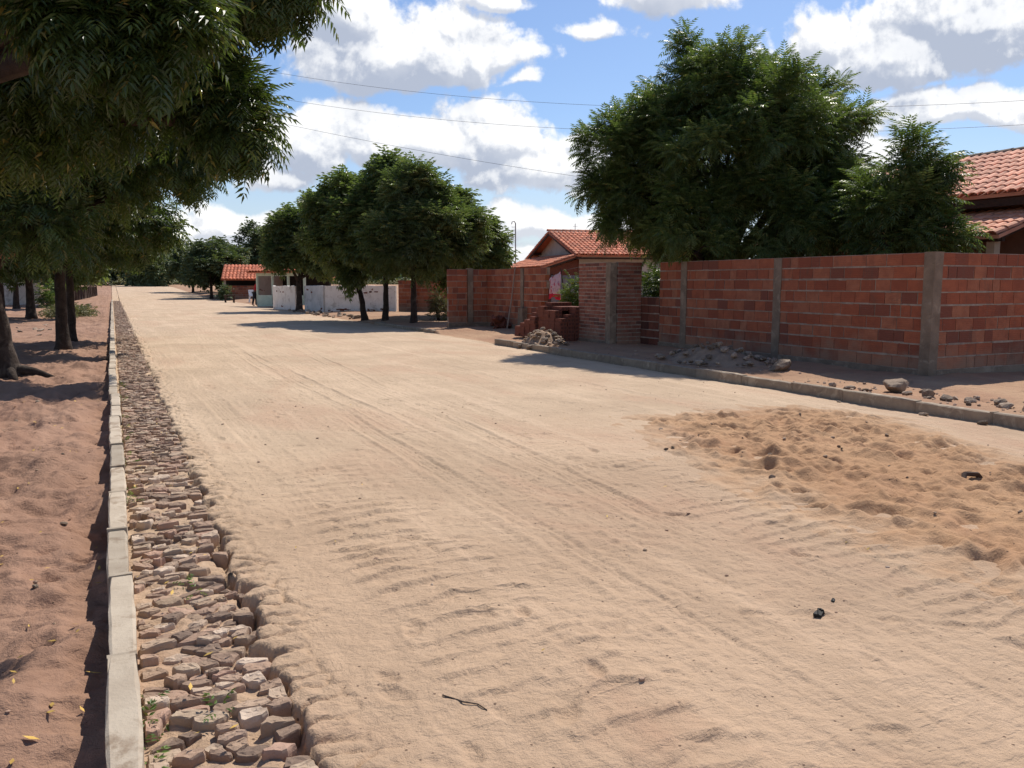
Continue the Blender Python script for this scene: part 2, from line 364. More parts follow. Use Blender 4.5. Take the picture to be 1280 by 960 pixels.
def fbm(x, y, f, oct=4, seed=0, gain=.5):
    s = 0; a = 1
    for k in range(oct):
        s = s + a * gn(x * f + 13.7 * k, y * f - 7.1 * k, seed + k); f *= 2.03; a *= gain
    return s
def ss(x, a, b):
    t = np.clip((x - a) / (b - a), 0, 1); return t * t * (3 - 2 * t)

# ------------------------------------------------------------------ ground, road
def far_rise(Y): return 1.0 * ss(Y, 78, 170)
def cells(x, y, seed):
    ix = np.floor(x); iy = np.floor(y); f1 = np.full(np.shape(x), 9.0); f2 = f1.copy(); cx = np.zeros(np.shape(x)); idv = np.zeros(np.shape(x))
    for a_ in (-1, 0, 1):
        for b_ in (-1, 0, 1):
            px = ix + a_ + .15 + .7 * hash2(ix + a_, iy + b_, seed); py = iy + b_ + .15 + .7 * hash2(ix + a_, iy + b_, seed + 1)
            d = np.hypot(px - x, py - y); n1 = d < f1
            f2 = np.where(n1, f1, np.minimum(f2, d)); cx = np.where(n1, px, cx); idv = np.where(n1, hash2(ix + a_, iy + b_, seed + 2), idv); f1 = np.where(n1, d, f1)
    return f1, f2, cx, idv
def road_edge(Y): return .50 + .05 * gn(Y * 2.3, Y * 0 + 3.3, 5) + .045 * gn(Y * 9, Y * 0 + 1.3, 6) + .02 * gn(Y * 24, Y * 0 + 2.3, 7)
RNG = np.random.default_rng(11)
DENTS = []
def ground_z(X, Y):
    """the height of the whole sheet at arrays X, Y (dents and footprints are added to the grid afterwards)"""
    near = 1 - ss(Y, 30, 60)
    z = .018 * fbm(X, Y, .45, 3, 1)
    road = ss(X, .0, .02) * (1 - ss(X, 8.5, 8.6))
    # road sand
    rough = .55 + .9 * np.clip(fbm(X, Y, .6, 2, 9) + .35, 0, 1)
    r = .006 * fbm(X, Y, 2.2, 3, 21) * rough + .0065 * (.35 - np.abs(fbm(X * .7, Y * 1.3, 4.6, 4, 27))) * rough + .0035 * fbm(X, Y, 15, 3, 31) * rough + .0035 * (.3 - np.abs(fbm(X, Y, 9, 3, 33)))
    def track(c0, w, slope, amp, seed):
        # one wheel's long mark: fine grooves with a pushed-up lip on either side
        c = c0 + slope * (Y - 4) + .10 * gn(Y * .22, Y * 0 + seed, seed); q = np.abs(X - c)
        keep_ = np.clip(.55 + 1.2 * gn(Y * .35 + seed, X * .5, seed + 1), 0, 1) * (1 - ss(Y, 14, 26))
        g = np.sin((X - c) * 2 * np.pi / .042 + .8 * gn(Y * 2.5, X * 3, seed + 2)) * .0028 * (1 - ss(q, w * .8, w))
        return keep_ * (g - amp * (1 - ss(q, w * .75, w * 1.05)) + amp * 1.3 * np.exp(-((q - w * 1.18) / .022) ** 2))
    streak = .0040 * fbm(X, Y * .045, 22, 3, 41) * ss(X, 1.8, 2.2) * (1 - ss(X, 3.4, 4.0)) + .0022 * fbm(X, Y * .05, 20, 3, 43)
    streak = streak + track(2.25, .10, .012, .007, 201) + track(2.75, .12, -.02, .008, 207) + track(3.05, .10, .05, .006, 213) + track(5.1, .11, .03, .006, 219) + track(1.35, .12, -.04, .005, 225) + track(6.4, .12, -.015, .006, 231)
    def tread(x0, x1, per, amp, seed):
        c = (x0 + x1) / 2; w = (x1 - x0) / 2; q = (X - c) / w
        ph = Y / per + .16 * q * q + .55 * gn(X * 1.1, Y * 1.3, seed) + .25 * gn(X * 5, Y * 3, seed + 3)
        t = 1 - (ph - np.floor(ph))
        prof = np.where(t < .90, (t / .90) ** 3.0, (1 - t) / .10)
        m = (1 - ss(np.abs(q), .7, 1.05)) * np.clip(.60 + 1.2 * gn(X * .7 + 5, Y * .9, seed + 7) + .7 * gn(X * 3, Y * 2.2, seed + 8), 0, 1) * (1 - ss(Y, 5.0, 8.0))
        return amp * prof * m
    tr = tread(1.0, 1.85, .19, .027, 51) + tread(3.25, 4.05, .16, .019, 61) + tread(1.2, 1.95, .29, .012, 53)
    crown = .02 * ss(X, .5, 2) * (1 - ss(X, 6.5, 8.5))
    zr = r + streak + tr + crown
    # half-buried stones along the left edge of the road
    e = road_edge(Y)
    win = (X > .2) & (X < 1.5)
    f1 = np.ones_like(X); f2 = f1 * 2; ccx = X * 1.0; idv = f1 * .5
    if win.any():
        wx, wy = X[win] + .03 * gn(X[win] * 9, Y[win] * 9, 73), Y[win] + .03 * gn(X[win] * 9 + 4, Y[win] * 9, 74)
        q1, q2, q3, q4 = cells(wx / .17, wy / .125, 75); f1[win], f2[win], ccx[win], idv[win] = q1, q2, q3 * .17, q4
    fade = 1 - ss(X - e, .04, .34 + .2 * gn(Y * .9, Y * 0, 76))
    stone = ss(f2 - f1, .0, .30)
    zr = zr + fade * .011 * fbm(X, Y, 12, 3, 79) + fade * (stone * (.012 + .014 * idv) - .030 * (1 - ss(f2 - f1, .02, .13)) * (1 - ss(X - e, .03, .22)) - .010)
    gone = ccx < e
    base = -.030 + .016 * gn(X * 12, Y * 12, 77) - .05 * ss(X - e, -.06, -.03)
    zr = np.where(gone & (X < e + .2), np.minimum(base, zr), zr)
    zr = np.where(X < e - .10, base, zr)
    zr = zr - .02 * ss(X, 8.15, 8.5) * (1 - ss(Y, 18, 19))
    # left verge: loose red dirt
    mound = np.clip(fbm(X * 1.0, Y * .8, 1.15, 3, 81) + .15, -.3, 1.0)
    zl = -.055 + .12 * mound * (1 - .6 * ss(Y, 12, 30)) + .048 * fbm(X, Y, 2.4, 4, 85) + .020 * (.3 - np.abs(fbm(X, Y, 4.5, 3, 88))) + .012 * fbm(X, Y, 12, 3, 86)
    zl = zl - .05 * (ss(X, -.45, -.12)) * (.4 + .8 * np.clip(gn(X * 0 + 2, Y * 1.1, 87) + .4, 0, 1))
    zl = np.minimum(zl, np.where(X > -.35, .03, 9))
    zl = zl + .10 * ss(-X, 2.5, 6)
    # right verge
    zv = .085 + .05 * ss(X, 9.0, 10.6) + .025 * fbm(X, Y, .9, 4, 91) * ss(X, 8.62, 8.9) + .008 * fbm(X, Y, 6, 3, 93)
    nok = ss(Y, 18.6, 19.2) * (1 - ss(Y, 22.6, 23.2)) + ss(Y, 29.6, 31)
    zv = zv - nok * .085 * (1 - ss(X, 8.6, 9.6))
    left = 1 - ss(X, -.10, -.08); right = ss(X, 8.58, 8.62)
    out = z + np.where(X < -.085, zl, np.where(X > 8.6, zv, zr))
    out = out * (1 - .6 * ss(np.abs(X), 30, 90)) + far_rise(Y) + .15 * ss(np.abs(X - 4), 40, 200)
    return out
def geo(a, b, s0, g):
    r = []; x = a; s = s0
    while x < b: r.append(x); x += s; s *= g
    return r
xs = [-x for x in geo(1.3, 700, .04, 1.06)][::-1] + list(np.arange(-1.28, -.10, .022)) + [-.09, -.075] + list(np.arange(-.02, 4.1, .0125)) + list(np.arange(4.1, 8.5, .035)) + [8.52, 8.57, 8.61, 8.64] + list(np.arange(8.7, 11.6, .055)) + geo(11.65, 900, .08, 1.07)
ys = [-200, -90, -40, -20, -10, -6, -4, -3, -2, -1.2, -.6, 0, .4, .7] + list(np.arange(.9, 4.4, .0135))
y = ys[-1]
while y < 1600: y += max(.0135, y * (.0034 if y < 50 else .02 if y < 200 else .06)); ys.append(y)
xs = np.array(xs); ys = np.array(ys)
GX, GY = np.meshgrid(xs, ys)
GZ = ground_z(GX, GY)
def dent(cx, cy, rx, ry, rot, depth, rim=.35):
    R0 = max(rx, ry) * 1.8
    i0, i1 = np.searchsorted(xs, (cx - R0, cx + R0)); j0, j1 = np.searchsorted(ys, (cy - R0, cy + R0))
    if i1 <= i0 or j1 <= j0: return
    X = GX[j0:j1, i0:i1] - cx; Y = GY[j0:j1, i0:i1] - cy
    c, s = math.cos(rot), math.sin(rot); a = (X * c + Y * s) / rx; b = (-X * s + Y * c) / ry
    q = np.sqrt(a * a + b * b)
    GZ[j0:j1, i0:i1] += -depth * (1 - ss(q, .55, 1.05)) + depth * rim * np.exp(-((q - 1.2) / .22) ** 2)
for k in range(420):
    yy = 1.4 + 16 * RNG.random() ** 1.8; xx = RNG.uniform(.65, 8.2)
    if 1.9 < xx < 3.2 and RNG.random() < .6: continue
    s = RNG.uniform(.6, 1.1)
    dent(xx, yy, .05 * s, .11 * s, RNG.uniform(-.9, .9) + (.3 if k % 2 else 1.2), RNG.uniform(.005, .014))
for k in range(380):
    yy = 2.2 + 22 * RNG.random() ** 1.5; xx = RNG.uniform(-3.2, -.2)
    s = RNG.uniform(.6, 1.3); dent(xx, yy, .07 * s, .13 * s, RNG.uniform(0, 3), RNG.uniform(.012, .03))
for k in range(160):
    yy = RNG.uniform(4, 24); xx = RNG.uniform(8.75, 10.6); dent(xx, yy, .06, .12, RNG.uniform(0, 3), RNG.uniform(.008, .02))
def sheet(name, i0, i1, mat):
    X = GX[:, i0:i1 + 1]; Y = GY[:, i0:i1 + 1]; Z = GZ[:, i0:i1 + 1]; h, w = X.shape
    V = np.stack([X, Y, Z], -1).reshape(-1, 3)
    a = (np.arange(h - 1)[:, None] * w + np.arange(w - 1)[None]).ravel()
    return ST(link(name, raw_mesh(name, V, np.stack([a, a + 1, a + 1 + w, a + w], 1)), mat, smooth=True))
ia = int(np.searchsorted(xs, -.08)); ib = int(np.searchsorted(xs, 8.565))
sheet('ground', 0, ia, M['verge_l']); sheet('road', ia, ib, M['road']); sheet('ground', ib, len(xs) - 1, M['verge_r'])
def gz(x, y):
    """height of the built sheet at a point"""
    i = min(max(int(np.searchsorted(xs, x)), 1), len(xs) - 1); j = min(max(int(np.searchsorted(ys, y)), 1), len(ys) - 1)
    tx = (x - xs[i - 1]) / (xs[i] - xs[i - 1]); ty = (y - ys[j - 1]) / (ys[j] - ys[j - 1])
    return float((GZ[j - 1, i - 1] * (1 - tx) + GZ[j - 1, i] * tx) * (1 - ty) + (GZ[j, i - 1] * (1 - tx) + GZ[j, i] * tx) * ty)

# orange sand dumped on the road
hx = np.arange(3.2, 8.5, .018); hy = np.arange(.6, 8.4, .018)
HX, HY = np.meshgrid(hx, hy)
xl = np.interp(HY, [.6, 2.38, 2.96, 3.75, 5.1, 6.85, 7.6, 8.4], [3.7, 3.65, 3.62, 3.72, 3.95, 4.6, 5.0, 6.2]) + .16 * fbm(HX * .5, HY, 2.4, 3, 101)
xr = np.interp(HY, [.6, 2.0, 4.47, 6.0, 6.84, 7.6, 8.4], [6.2, 6.6, 7.1, 7.8, 8.0, 7.6, 6.6]) + .14 * fbm(HX, HY, 1.4, 3, 102)
ins = np.minimum(np.minimum(HX - xl, xr - HX), 7.75 + .12 * fbm(HX, HY, 1.2, 2, 104) - HY)
prof = ss(ins, -.05, 1.3)
H = -.026 + .040 * ss(ins, -.45, .40) + .035 * prof + .020 * fbm(HX * 2.2, HY * .9, 2.2, 3, 117) * (1 - ss(ins, .1, .6))
bump_ = np.abs(fbm(HX, HY, 2.3, 2, 111)) * .045 + .026 * fbm(HX, HY, 4.2, 3, 113) + .009 * fbm(HX, HY, 15, 3, 115)
H = H + (bump_ - .02) * ss(ins, -.05, .7)
for k in range(330):
    cy = RNG.uniform(1.2, 7.4); cx = RNG.uniform(4.0, 7.9); rr_ = RNG.uniform(.06, .15); i0, i1 = np.searchsorted(hx, (cx - .4, cx + .4)); j0, j1 = np.searchsorted(hy, (cy - .4, cy + .4))
    q = np.sqrt(((HX[j0:j1, i0:i1] - cx) / rr_) ** 2 + ((HY[j0:j1, i0:i1] - cy) / (rr_ * RNG.uniform(.7, 1.4))) ** 2)
    w_ = ss(ins[j0:j1, i0:i1], .05, .5)
    H[j0:j1, i0:i1] += w_ * (-.042 * (1 - ss(q, .2, 1.1)) + .018 * np.exp(-((q - 1.25) / .3) ** 2)) * RNG.uniform(.4, 1.1)
HZ = H + ground_z(HX, HY)
hh, ww = HX.shape
a = (np.arange(hh - 1)[:, None] * ww + np.arange(ww - 1)[None])
keep = (H[:-1, :-1] > -.03)
a = a[keep]
ho = link('sand_heap', raw_mesh('sand_heap', np.stack([HX, HY, HZ], -1).reshape(-1, 3), np.stack([a, a + 1, a + 1 + ww, a + ww], 1), ss(ins + .28 * fbm(HX, HY * 1.6, 2.6, 4, 119), -.25, .85).ravel()), M['heap'], smooth=True)
ST(ho, 'stuff', 'low spread of loose orange sand trodden across the road', 'sand')

# ------------------------------------------------------------------ kerbs
def kerb(name, x, w, y0, y1, ztop, seglen, mat='kerb', jx=.009):
    mb = MB(); yy = y0
    while yy < y1:
        L = seglen * random.uniform(.9, 1.1); e = min(yy + L, y1)
        dx = random.uniform(-jx, jx); dz = random.uniform(-.008, .008); tone = random.random(); ch = .010
        n = 6; rows = []
        for i in range(n + 1):
            t = i / n; Y = yy + .004 + (e - yy - .008) * t; r = far_rise(np.array(Y)) ; zt = ztop + dz + float(r) + random.uniform(-.002, .002)
            j = lambda: random.uniform(-.004, .004)
            sx = .006 if i in (0, n) else 0
            rows.append([(x - w / 2 + dx + j() + sx, Y, -.3), (x - w / 2 + dx + j() + sx, Y, zt - ch + j()), (x - w / 2 + ch + dx + j() + sx, Y, zt - sx), (x + w / 2 - ch + dx + j() - sx, Y, zt - sx), (x + w / 2 + dx + j() - sx, Y, zt - ch + j()), (x + w / 2 + dx + j() - sx, Y, -.3)])
        vs = [p for r_ in rows for p in r_]; fs = []
        for i in range(n):
            for k in range(5): q = i * 6 + k; fs.append((q, q + 6, q + 7, q + 1))
        fs.append((0, 1, 2, 3, 4, 5)); fs.append(tuple(range(n * 6, n * 6 + 6))[::-1])
        mb.add(vs, fs, tone)
        # mortar collar at the joint, a little proud
        if e < y1: mb.box((x + dx, e, ztop - .13 + float(far_rise(np.array(e)))), (w + .001, .03, .2605), tone=.15, jit=.0015)
        yy = e
    return ST(mb.build(name, M[mat]))
kerb('kerb', -.045, .105, .6, 12.0, .075, .95)
kerb('kerb', -.072, .105, 12.0, 78, .07, .95)
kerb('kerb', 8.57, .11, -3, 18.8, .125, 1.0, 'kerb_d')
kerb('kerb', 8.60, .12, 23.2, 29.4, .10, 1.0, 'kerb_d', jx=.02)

# ------------------------------------------------------------------ stones of the uncovered gutter
def voronoi_cells(pts, box, asp):
    P = pts * np.array([1, asp]); out = []
    for i, p in enumerate(P):
        d = ((P - p) ** 2).sum(1); idx = np.argsort(d)[1:16]
        poly = [(box[0], box[2] * asp), (box[1], box[2] * asp), (box[1], box[3] * asp), (box[0], box[3] * asp)]
        for k in idx:
            mx, my = (p + P[k]) / 2; nx, ny = P[k] - p; new = []
            for a_ in range(len(poly)):
                A = poly[a_]; B = poly[(a_ + 1) % len(poly)]
                da = (A[0] - mx) * nx + (A[1] - my) * ny; db = (B[0] - mx) * nx + (B[1] - my) * ny
                if da <= 0: new.append(A)
                if (da < 0) != (db < 0): t = da / (da - db); new.append((A[0] + (B[0] - A[0]) * t, A[1] + (B[1] - A[1]) * t))
            poly = new
            if len(poly) < 3: break
        if len(poly) >= 3: out.append([(x, y / asp) for x, y in poly])
    return out
def stone_geo(poly, top, mb, tone):
    c = Vector((sum(p[0] for p in poly) / len(poly), sum(p[1] for p in poly) / len(poly)))
    # resample outline to round it a little
    pts = []
    n = len(poly)
    for i in range(n):
        A, B = Vector(poly[i]), Vector(poly[(i + 1) % n])
        if (B - A).length > .012: pts += [A.lerp(B, .10), A.lerp(B, .5) + Vector((random.uniform(-.004, .004), random.uniform(-.004, .004))), A.lerp(B, .90)] if (B - A).length > .04 else [A.lerp(B, .5)]
    if len(pts) < 4: return False
    rmin = min((p - c).length for p in pts)
    if rmin < .012: return False
    tx, ty = random.uniform(-.15, .15), random.uniform(-.20, .12)
    def ring(sc, dz, j):
        r = []
        for p in pts:
            q = c + (p - c) * sc * (1 + random.uniform(-j, j))
            r.append((q.x, q.y, top + dz + (q.x - c.x) * tx + (q.y - c.y) * ty + random.uniform(-.0035, .0035)))
        return r
    gap = random.uniform(.86, .97)
    rings = [ring(gap * .95, -.10, .02), ring(gap, -.022, .03), ring(gap * .97, -.007, .02), ring(gap * .88, .001, .03), ring(gap * .45, random.uniform(-.002, .006), .10)]
    k = len(pts); vs = [v for r in rings for v in r]; fs = []
    for i in range(4):
        for q in range(k): fs.append((i * k + q, i * k + (q + 1) % k, (i + 1) * k + (q + 1) % k, (i + 1) * k + q))
    fs.append(tuple(range(4 * k, 5 * k)))
    mb.add(vs, fs, tone); return True
def gutter(y0, y1, dens_):
    """points thrown at random with a varying spacing: big slabs beside small chips"""
    pts = []; n = int((y1 - y0) * .5 * dens_ * 9); cell = {}
    for t in range(n):
        x = random.uniform(.02, .50); y = random.uniform(y0, y1)
        r = .034 + .085 * (math.sin(x * 13 + y * 5.1) * math.sin(y * 7.7 - x * 5) * .5 + .5) * random.uniform(.6, 1.1); kx, ky = int(x / .1), int(y / .1); ok = True
        for a_ in (-1, 0, 1):
            for b_ in (-1, 0, 1):
                for q in cell.get((kx + a_, ky + b_), ()):
                    if (q[0] - x) ** 2 + ((q[1] - y) * 1.4) ** 2 < r * r: ok = False
        if ok: cell.setdefault((kx, ky), []).append((x, y)); pts.append((x, y))
    return voronoi_cells(np.array(pts), (.018, .515, y0, y1), 1.4)
# each loose stone along the near stretch is its own object
near_cells = gutter(1.75, 7.6, 90)
ngut = 0
random.seed(21)
for poly in near_cells:
    cx = sum(p[0] for p in poly) / len(poly); cy = sum(p[1] for p in poly) / len(poly)
    if cx > float(road_edge(np.array(cy))) - .02 or ngut >= 296: continue
    mb = MB(); loc_poly = [(p[0] - cx, p[1] - cy) for p in poly]
    if not stone_geo(loc_poly, 0, mb, random.random()): continue
    o = mb.build('gutter_stone', M['stone'], loc=(cx, cy, -.006 + random.uniform(-.014, .014)))
    T(o, 'angular reddish brown stone set among its like in the gutter strip beside the pale kerb', 'stone', 'stones laid in the uncovered gutter strip')
    ngut += 1
mb = MB()
for poly in gutter(7.6, 40, 90):
    cx = sum(p[0] for p in poly) / len(poly); cy = sum(p[1] for p in poly) / len(poly)
    if cx < float(road_edge(np.array(cy))) - .02: stone_geo(poly, -.006 + random.uniform(-.014, .014), mb, random.random() ** 1.2)
ST(mb.build('gutter_stones', M['stone']), 'stuff', 'far run of small reddish stones filling the gutter strip', 'stones')
mb = MB()
for poly in gutter(40, 76, 60): stone_geo(poly, -.005 + random.uniform(-.02, .02), mb, random.random())
ST(mb.build('gutter_stones', M['stone']), 'stuff', 'farthest thin line of reddish gutter stones', 'stones')

# ------------------------------------------------------------------ rocks and rubble
import bmesh
ICO = {}
def ico(level):
    if level not in ICO:
        bm = bmesh.new(); bmesh.ops.create_icosphere(bm, subdivisions=level, radius=1)
        ICO[level] = (np.array([v.co[:] for v in bm.verts]), np.array([[v.index for v in f.verts] for f in bm.faces])); bm.free()
    return ICO[level]
def rock_verts(size, seed, planes=11, level=3):
    rg = np.random.default_rng(seed); V, F = ico(level)
    n = rg.normal(size=(planes, 3)); n /= np.linalg.norm(n, axis=1)[:, None]; h = rg.uniform(.55, 1.0, planes)
    dt = V @ n.T; rad = np.where(dt > .05, h / np.maximum(dt, .05), 9).min(1); rad = np.minimum(rad, 1.25)
    rad = rad * (1 + .035 * np.sin(V[:, 0] * 9 + seed) * np.cos(V[:, 1] * 8))
    return V * rad[:, None] * np.array(size) / 2, F
ROCKS = []
for k in range(9):
    V, F = rock_verts((1, 1, 1), 300 + k, 9 + k % 5, 2)
    me = raw_mesh('rock', V, None, np.full(len(V), .5), F); me.materials.append(M['rock']); me.polygons.foreach_set('use_smooth', np.zeros(len(me.polygons), bool)); ROCKS.append(me)
def rock(x, y, s, label, group, flat=.65, me=None, dz=0.0, cat='stone', name='rock'):
    me = me or random.choice(ROCKS)
    o = bpy.data.objects.new(name, me); COL.objects.link(o)
    sx, sy, sz = s * random.uniform(.8, 1.2), s * random.uniform(.7, 1.1), s * flat * random.uniform(.8, 1.15)
    o.scale = (sx, sy, sz); o.rotation_euler = (random.uniform(-.3, .3), random.uniform(-.3, .3), random.uniform(0, 6.3))
    o.location = (x, y, gz(x, y) + sz * .28 + dz)
    return T(o, label, cat, group)
random.seed(5)
bigV, bigF = rock_verts((.34, .28, .23), 77, 13, 3)
o = link('rock', raw_mesh('rock', bigV, None, np.full(len(bigV), .7), bigF), M['rock'], loc=(9.25, 7.62, gz(9.25, 7.62) + .09))
T(o, 'large pale boulder, the biggest in the row of stones behind the right kerb', 'boulder')
for x, y, s in ((8.95, 8.35, .14), (9.0, 8.1, .18), (9.05, 7.9, .12), (9.1, 7.3, .17), (9.2, 7.05, .2), (9.12, 6.75, .2), (9.22, 6.5, .18), (9.3, 6.75, .12), (9.02, 6.9, .1), (9.3, 6.2, .2), (9.15, 6.0, .17), (9.35, 5.85, .16), (9.1, 5.7, .2), (9.25, 5.55, .18), (9.0, 6.35, .1), (9.4, 7.3, .12), (9.5, 6.6, .1), (9.2, 5.2, .18)):
    rock(x, y, s * .8, 'jagged brown stone lying in the loose row behind the right kerb', 'stones lying in a row behind the right kerb')
for x, y, s in ((8.35, 6.45, .09), (8.38, 5.75, .10), (6.6, 5.2, .035), (8.36, 7.7, .05)):
    rock(x, y, s, 'small pale stone lying on the sand against the foot of the right kerb' if x > 8 else 'single small dark pebble on the road sand', 'stones at the foot of the right kerb' if x > 8 else None)
def dirt_mound(name, cx, cy, rx, ry, h, seed, label, mat):
    n = 40; V = []; 
    g = np.linspace(-1.15, 1.15, n); A, B = np.meshgrid(g, g); q = np.sqrt(A * A + B * B)
    X = cx + A * rx; Y = cy + B * ry
    Z = h * (1 - ss(q, 0, 1.0)) + .05 * h / .3 * fbm(X, Y, 4, 3, seed) * (1 - ss(q, .6, 1.05)) - .04 * ss(q, .95, 1.1)
    Zb = np.array([[gz(X[j, i], Y[j, i]) for i in range(n)] for j in range(n)])
    a = (np.arange(n - 1)[:, None] * n + np.arange(n - 1)[None]).ravel()
    o = link(name, raw_mesh(name, np.stack([X, Y, Z + Zb], -1).reshape(-1, 3), np.stack([a, a + 1, a + 1 + n, a + n], 1)), mat, smooth=True)
    ST(o, 'stuff', label, 'rubble')
    return lambda x, y: h * (1 - float(ss(np.array(math.hypot((x - cx) / rx, (y - cy) / ry)), 0, 1)))
random.seed(8)
f = dirt_mound('rubble', 9.0, 17.1, .62, .75, .30, 5, 'dusty core of the stone heap at the end of the right kerb', M['dirt_heap'])
for k in range(62):
    a_ = random.uniform(0, 6.28); r_ = math.sqrt(random.random()) * .95; x = 9.0 + math.cos(a_) * r_ * .62; y = 17.1 + math.sin(a_) * r_ * .75
    rock(x, y, random.uniform(.07, .145), 'broken grey stone in the heap at the end of the right kerb', 'stones heaped at the end of the right kerb', dz=f(x, y) + .035)
f = dirt_mound('rubble', 9.75, 11.9, .75, 1.3, .26, 15, 'dusty core of the brown rubble heap below the long brick wall', M['dirt_heap'])
for k in range(80):
    a_ = random.uniform(0, 6.28); r_ = math.sqrt(random.random()); x = 9.75 + math.cos(a_) * r_ * .8; y = 11.9 + math.sin(a_) * r_ * 1.45
    rock(x, y, random.uniform(.07, .16), 'broken brown stone in the shaded heap below the long brick wall', 'rubble heaped below the long brick wall', dz=f(x, y) + .035)
rock(9.7, 10.15, .34, 'big rounded stone at the near end of the rubble heap', None, .7)
for k in range(44):   # strip of stones before the white walls
    y = random.uniform(33, 47); x = 8.75 + random.uniform(-.25, .5) - .012 * (y - 33)
    rock(x, y, random.uniform(.12, .30), 'pale stone scattered along the verge before the white walls', 'stones scattered before the white walls')
for k in range(40):
    y = random.uniform(26, 36); x = random.uniform(-4.2, -1.6)
    rock(x, y, random.uniform(.08, .22), 'broken brown stone scattered behind the left trunks', 'stones scattered behind the left trunks', .4)
for k in range(28):
    y = 2.6 + random.random() ** 1.5 * 12; x = random.uniform(-.9 - y * .06, -.25)
    rock(x, y, random.uniform(.02, .07), 'small dark stone half sunk in the red dirt left of the kerb', 'stones in the red dirt left of the kerb', .6)
for k in range(46):
    y = random.uniform(2.2, 6.8); x = random.uniform(4.3, 7.3)
    o = rock(x, y, random.uniform(.015, .045), 'small dark clod lying on the orange sand', 'clods on the orange sand', .7, dz=.06, cat='clod', name='dirt_clod')
    i = int(np.searchsorted(hx, x)); j = int(np.searchsorted(hy, y)); o.location.z = float(HZ[j, i]) + .006

# ------------------------------------------------------------------ brick walls
def brick_run(mb, mm, p0, p1, z0, rows, ch, thick, lens, joint=.018, zskip=None, ragged=None):
    """courses of bricks between two ground points; mortar behind them goes to mm"""
    p0, p1 = Vector((*p0, 0)), Vector((*p1, 0)); d = p1 - p0; L = d.length; u = d.normalized(); rz = math.atan2(u.y, u.x)
    for r in range(rows):
        x = 0.0; x1 = L if ragged is None else L - ragged(r); first = True
        z = z0 + r * ch
        while x < x1 - .01:
            l = random.choice(lens)
            if first and r % 2: l *= .5
            first = False; l = min(l, x1 - x)
            j = random.choice((.005, .008, .014, .022))
            c = p0 + u * (x + l / 2); 
            mb.box((c.x, c.y, z + (ch - joint) / 2 + joint / 2 + random.uniform(-.002, .002)), (max(l - j, .01), thick + random.uniform(-.006, .008), ch - joint * random.uniform(.8, 1.25)), rz + random.uniform(-.006, .006), tone=random.random())
            x += l
        c = p0 + u * (x1 / 2)
        mm.box((c.x, c.y, z + ch / 2), (x1 - .01, thick - .018, ch - .0005), rz)
        # squeezed-out bed joint, slightly uneven
        q = 0.0
        while q < x1 - .02:
            l = min(random.uniform(.2, .6), x1 - q); c = p0 + u * (q + l / 2)
            mm.box((c.x, c.y, z + random.uniform(-.002, .002)), (l - .002, thick + random.uniform(-.010, .010), joint * random.uniform(.7, 1.9)), rz)
            q += l
def column(mb, x, y, z0, z1, w=.2, d=.17, rz=0):
    n = 9
    ring = [(-w / 2, -d / 2), (w / 2, -d / 2), (w / 2, d / 2), (-w / 2, d / 2)]; vs = []; fs = []
    for i in range(n + 1):
        z = z0 + (z1 - z0) * i / n
        for a_, b_ in ring:
            q = Matrix.Rotation(rz, 2) @ Vector((a_ * random.uniform(.95, 1.05), b_ * random.uniform(.96, 1.04))); vs.append((x + q.x, y + q.y, z))
    for i in range(n):
        for k in range(4): fs.append((i * 4 + k, i * 4 + (k + 1) % 4, i * 4 + 4 + (k + 1) % 4, i * 4 + 4 + k))
    fs.append((3, 2, 1, 0)); fs.append(tuple(n * 4 + k for k in range(4))); mb.add(vs, fs)
def wall_thing(loc, label, panels, cols, footings, mat='brick', lens=(.19, .29, .29, .39)):
    e = empty('brick_wall', loc, label, 'brick wall')
    for p in panels:
        mb, mm = MB(), MB(); brick_run(mb, mm, *p[:6], p[6] if len(p) > 6 else lens, ragged=p[7] if len(p) > 7 else None)
        b = mb.build('brick_panel', M[mat], e); mm.build('mortar', M['mortar'], b)
    for c in cols:
        mb = MB(); column(mb, *c); mb.build('concrete_column', M['concrete'], e)
    for a_, b_, z0, z1, w in footings:
        mb = MB(); mb.bar((*a_, (z0 + z1) / 2), (*b_, (z0 + z1) / 2), w, z1 - z0); mb.build('footing', M['concrete'], e)
    return e
random.seed(31)
ZB, CH = .10, .1935
Z0 = .215
wall_thing((10.9, 8.4, .1), 'long red block wall with grey columns turning the corner at the right kerb',
    [((10.9, 8.50), (10.9, 11.42), Z0, 9, CH, .12), ((10.9, 11.60), (10.9, 14.15), Z0, 9, CH, .12), ((10.9, 14.33), (10.9, 15.1), Z0, 9, CH, .12),
     ((11.0, 8.40), (13.9, 8.40), Z0, 9, CH, .12), ((14.1, 8.40), (17.4, 8.40), Z0, 9, CH, .12)],
    [(10.9, 8.4, -.05, 1.965, .18, .18), (10.9, 11.51, -.05, 1.955, .15, .19), (10.9, 14.24, -.05, 1.95, .15, .19), (14.0, 8.4, -.05, 1.955, .19, .15)],
    [((10.9, 8.5), (10.9, 15.1), -.1, Z0 - .002, .17), ((11.0, 8.4), (17.4, 8.4), -.1, Z0 - .002, .17)])
wall_thing((10.9, 15.5, .1), 'low dark red block wall filling the gateway beside the slim brick pier',
    [((10.9, 15.12), (10.9, 16.02), .1, 6, .182, .11)], [], [], 'brick_d')
wall_thing((10.1, 16.5, .1), 'slim gate pier of small solid bricks with grey column and set-back return',
    [((10.1, 16.02), (10.1, 17.25), .2, 21, .084, .12, (.12, .2, .2, .22)), ((10.2, 15.85), (10.835, 15.85), .12, 21, .088, .12, (.2, .2, .22))],
    [(10.1, 15.91, -.05, 1.955, .17, .19)], [((10.1, 16.02), (10.1, 17.25), -.1, .198, .15)], 'brick_s')
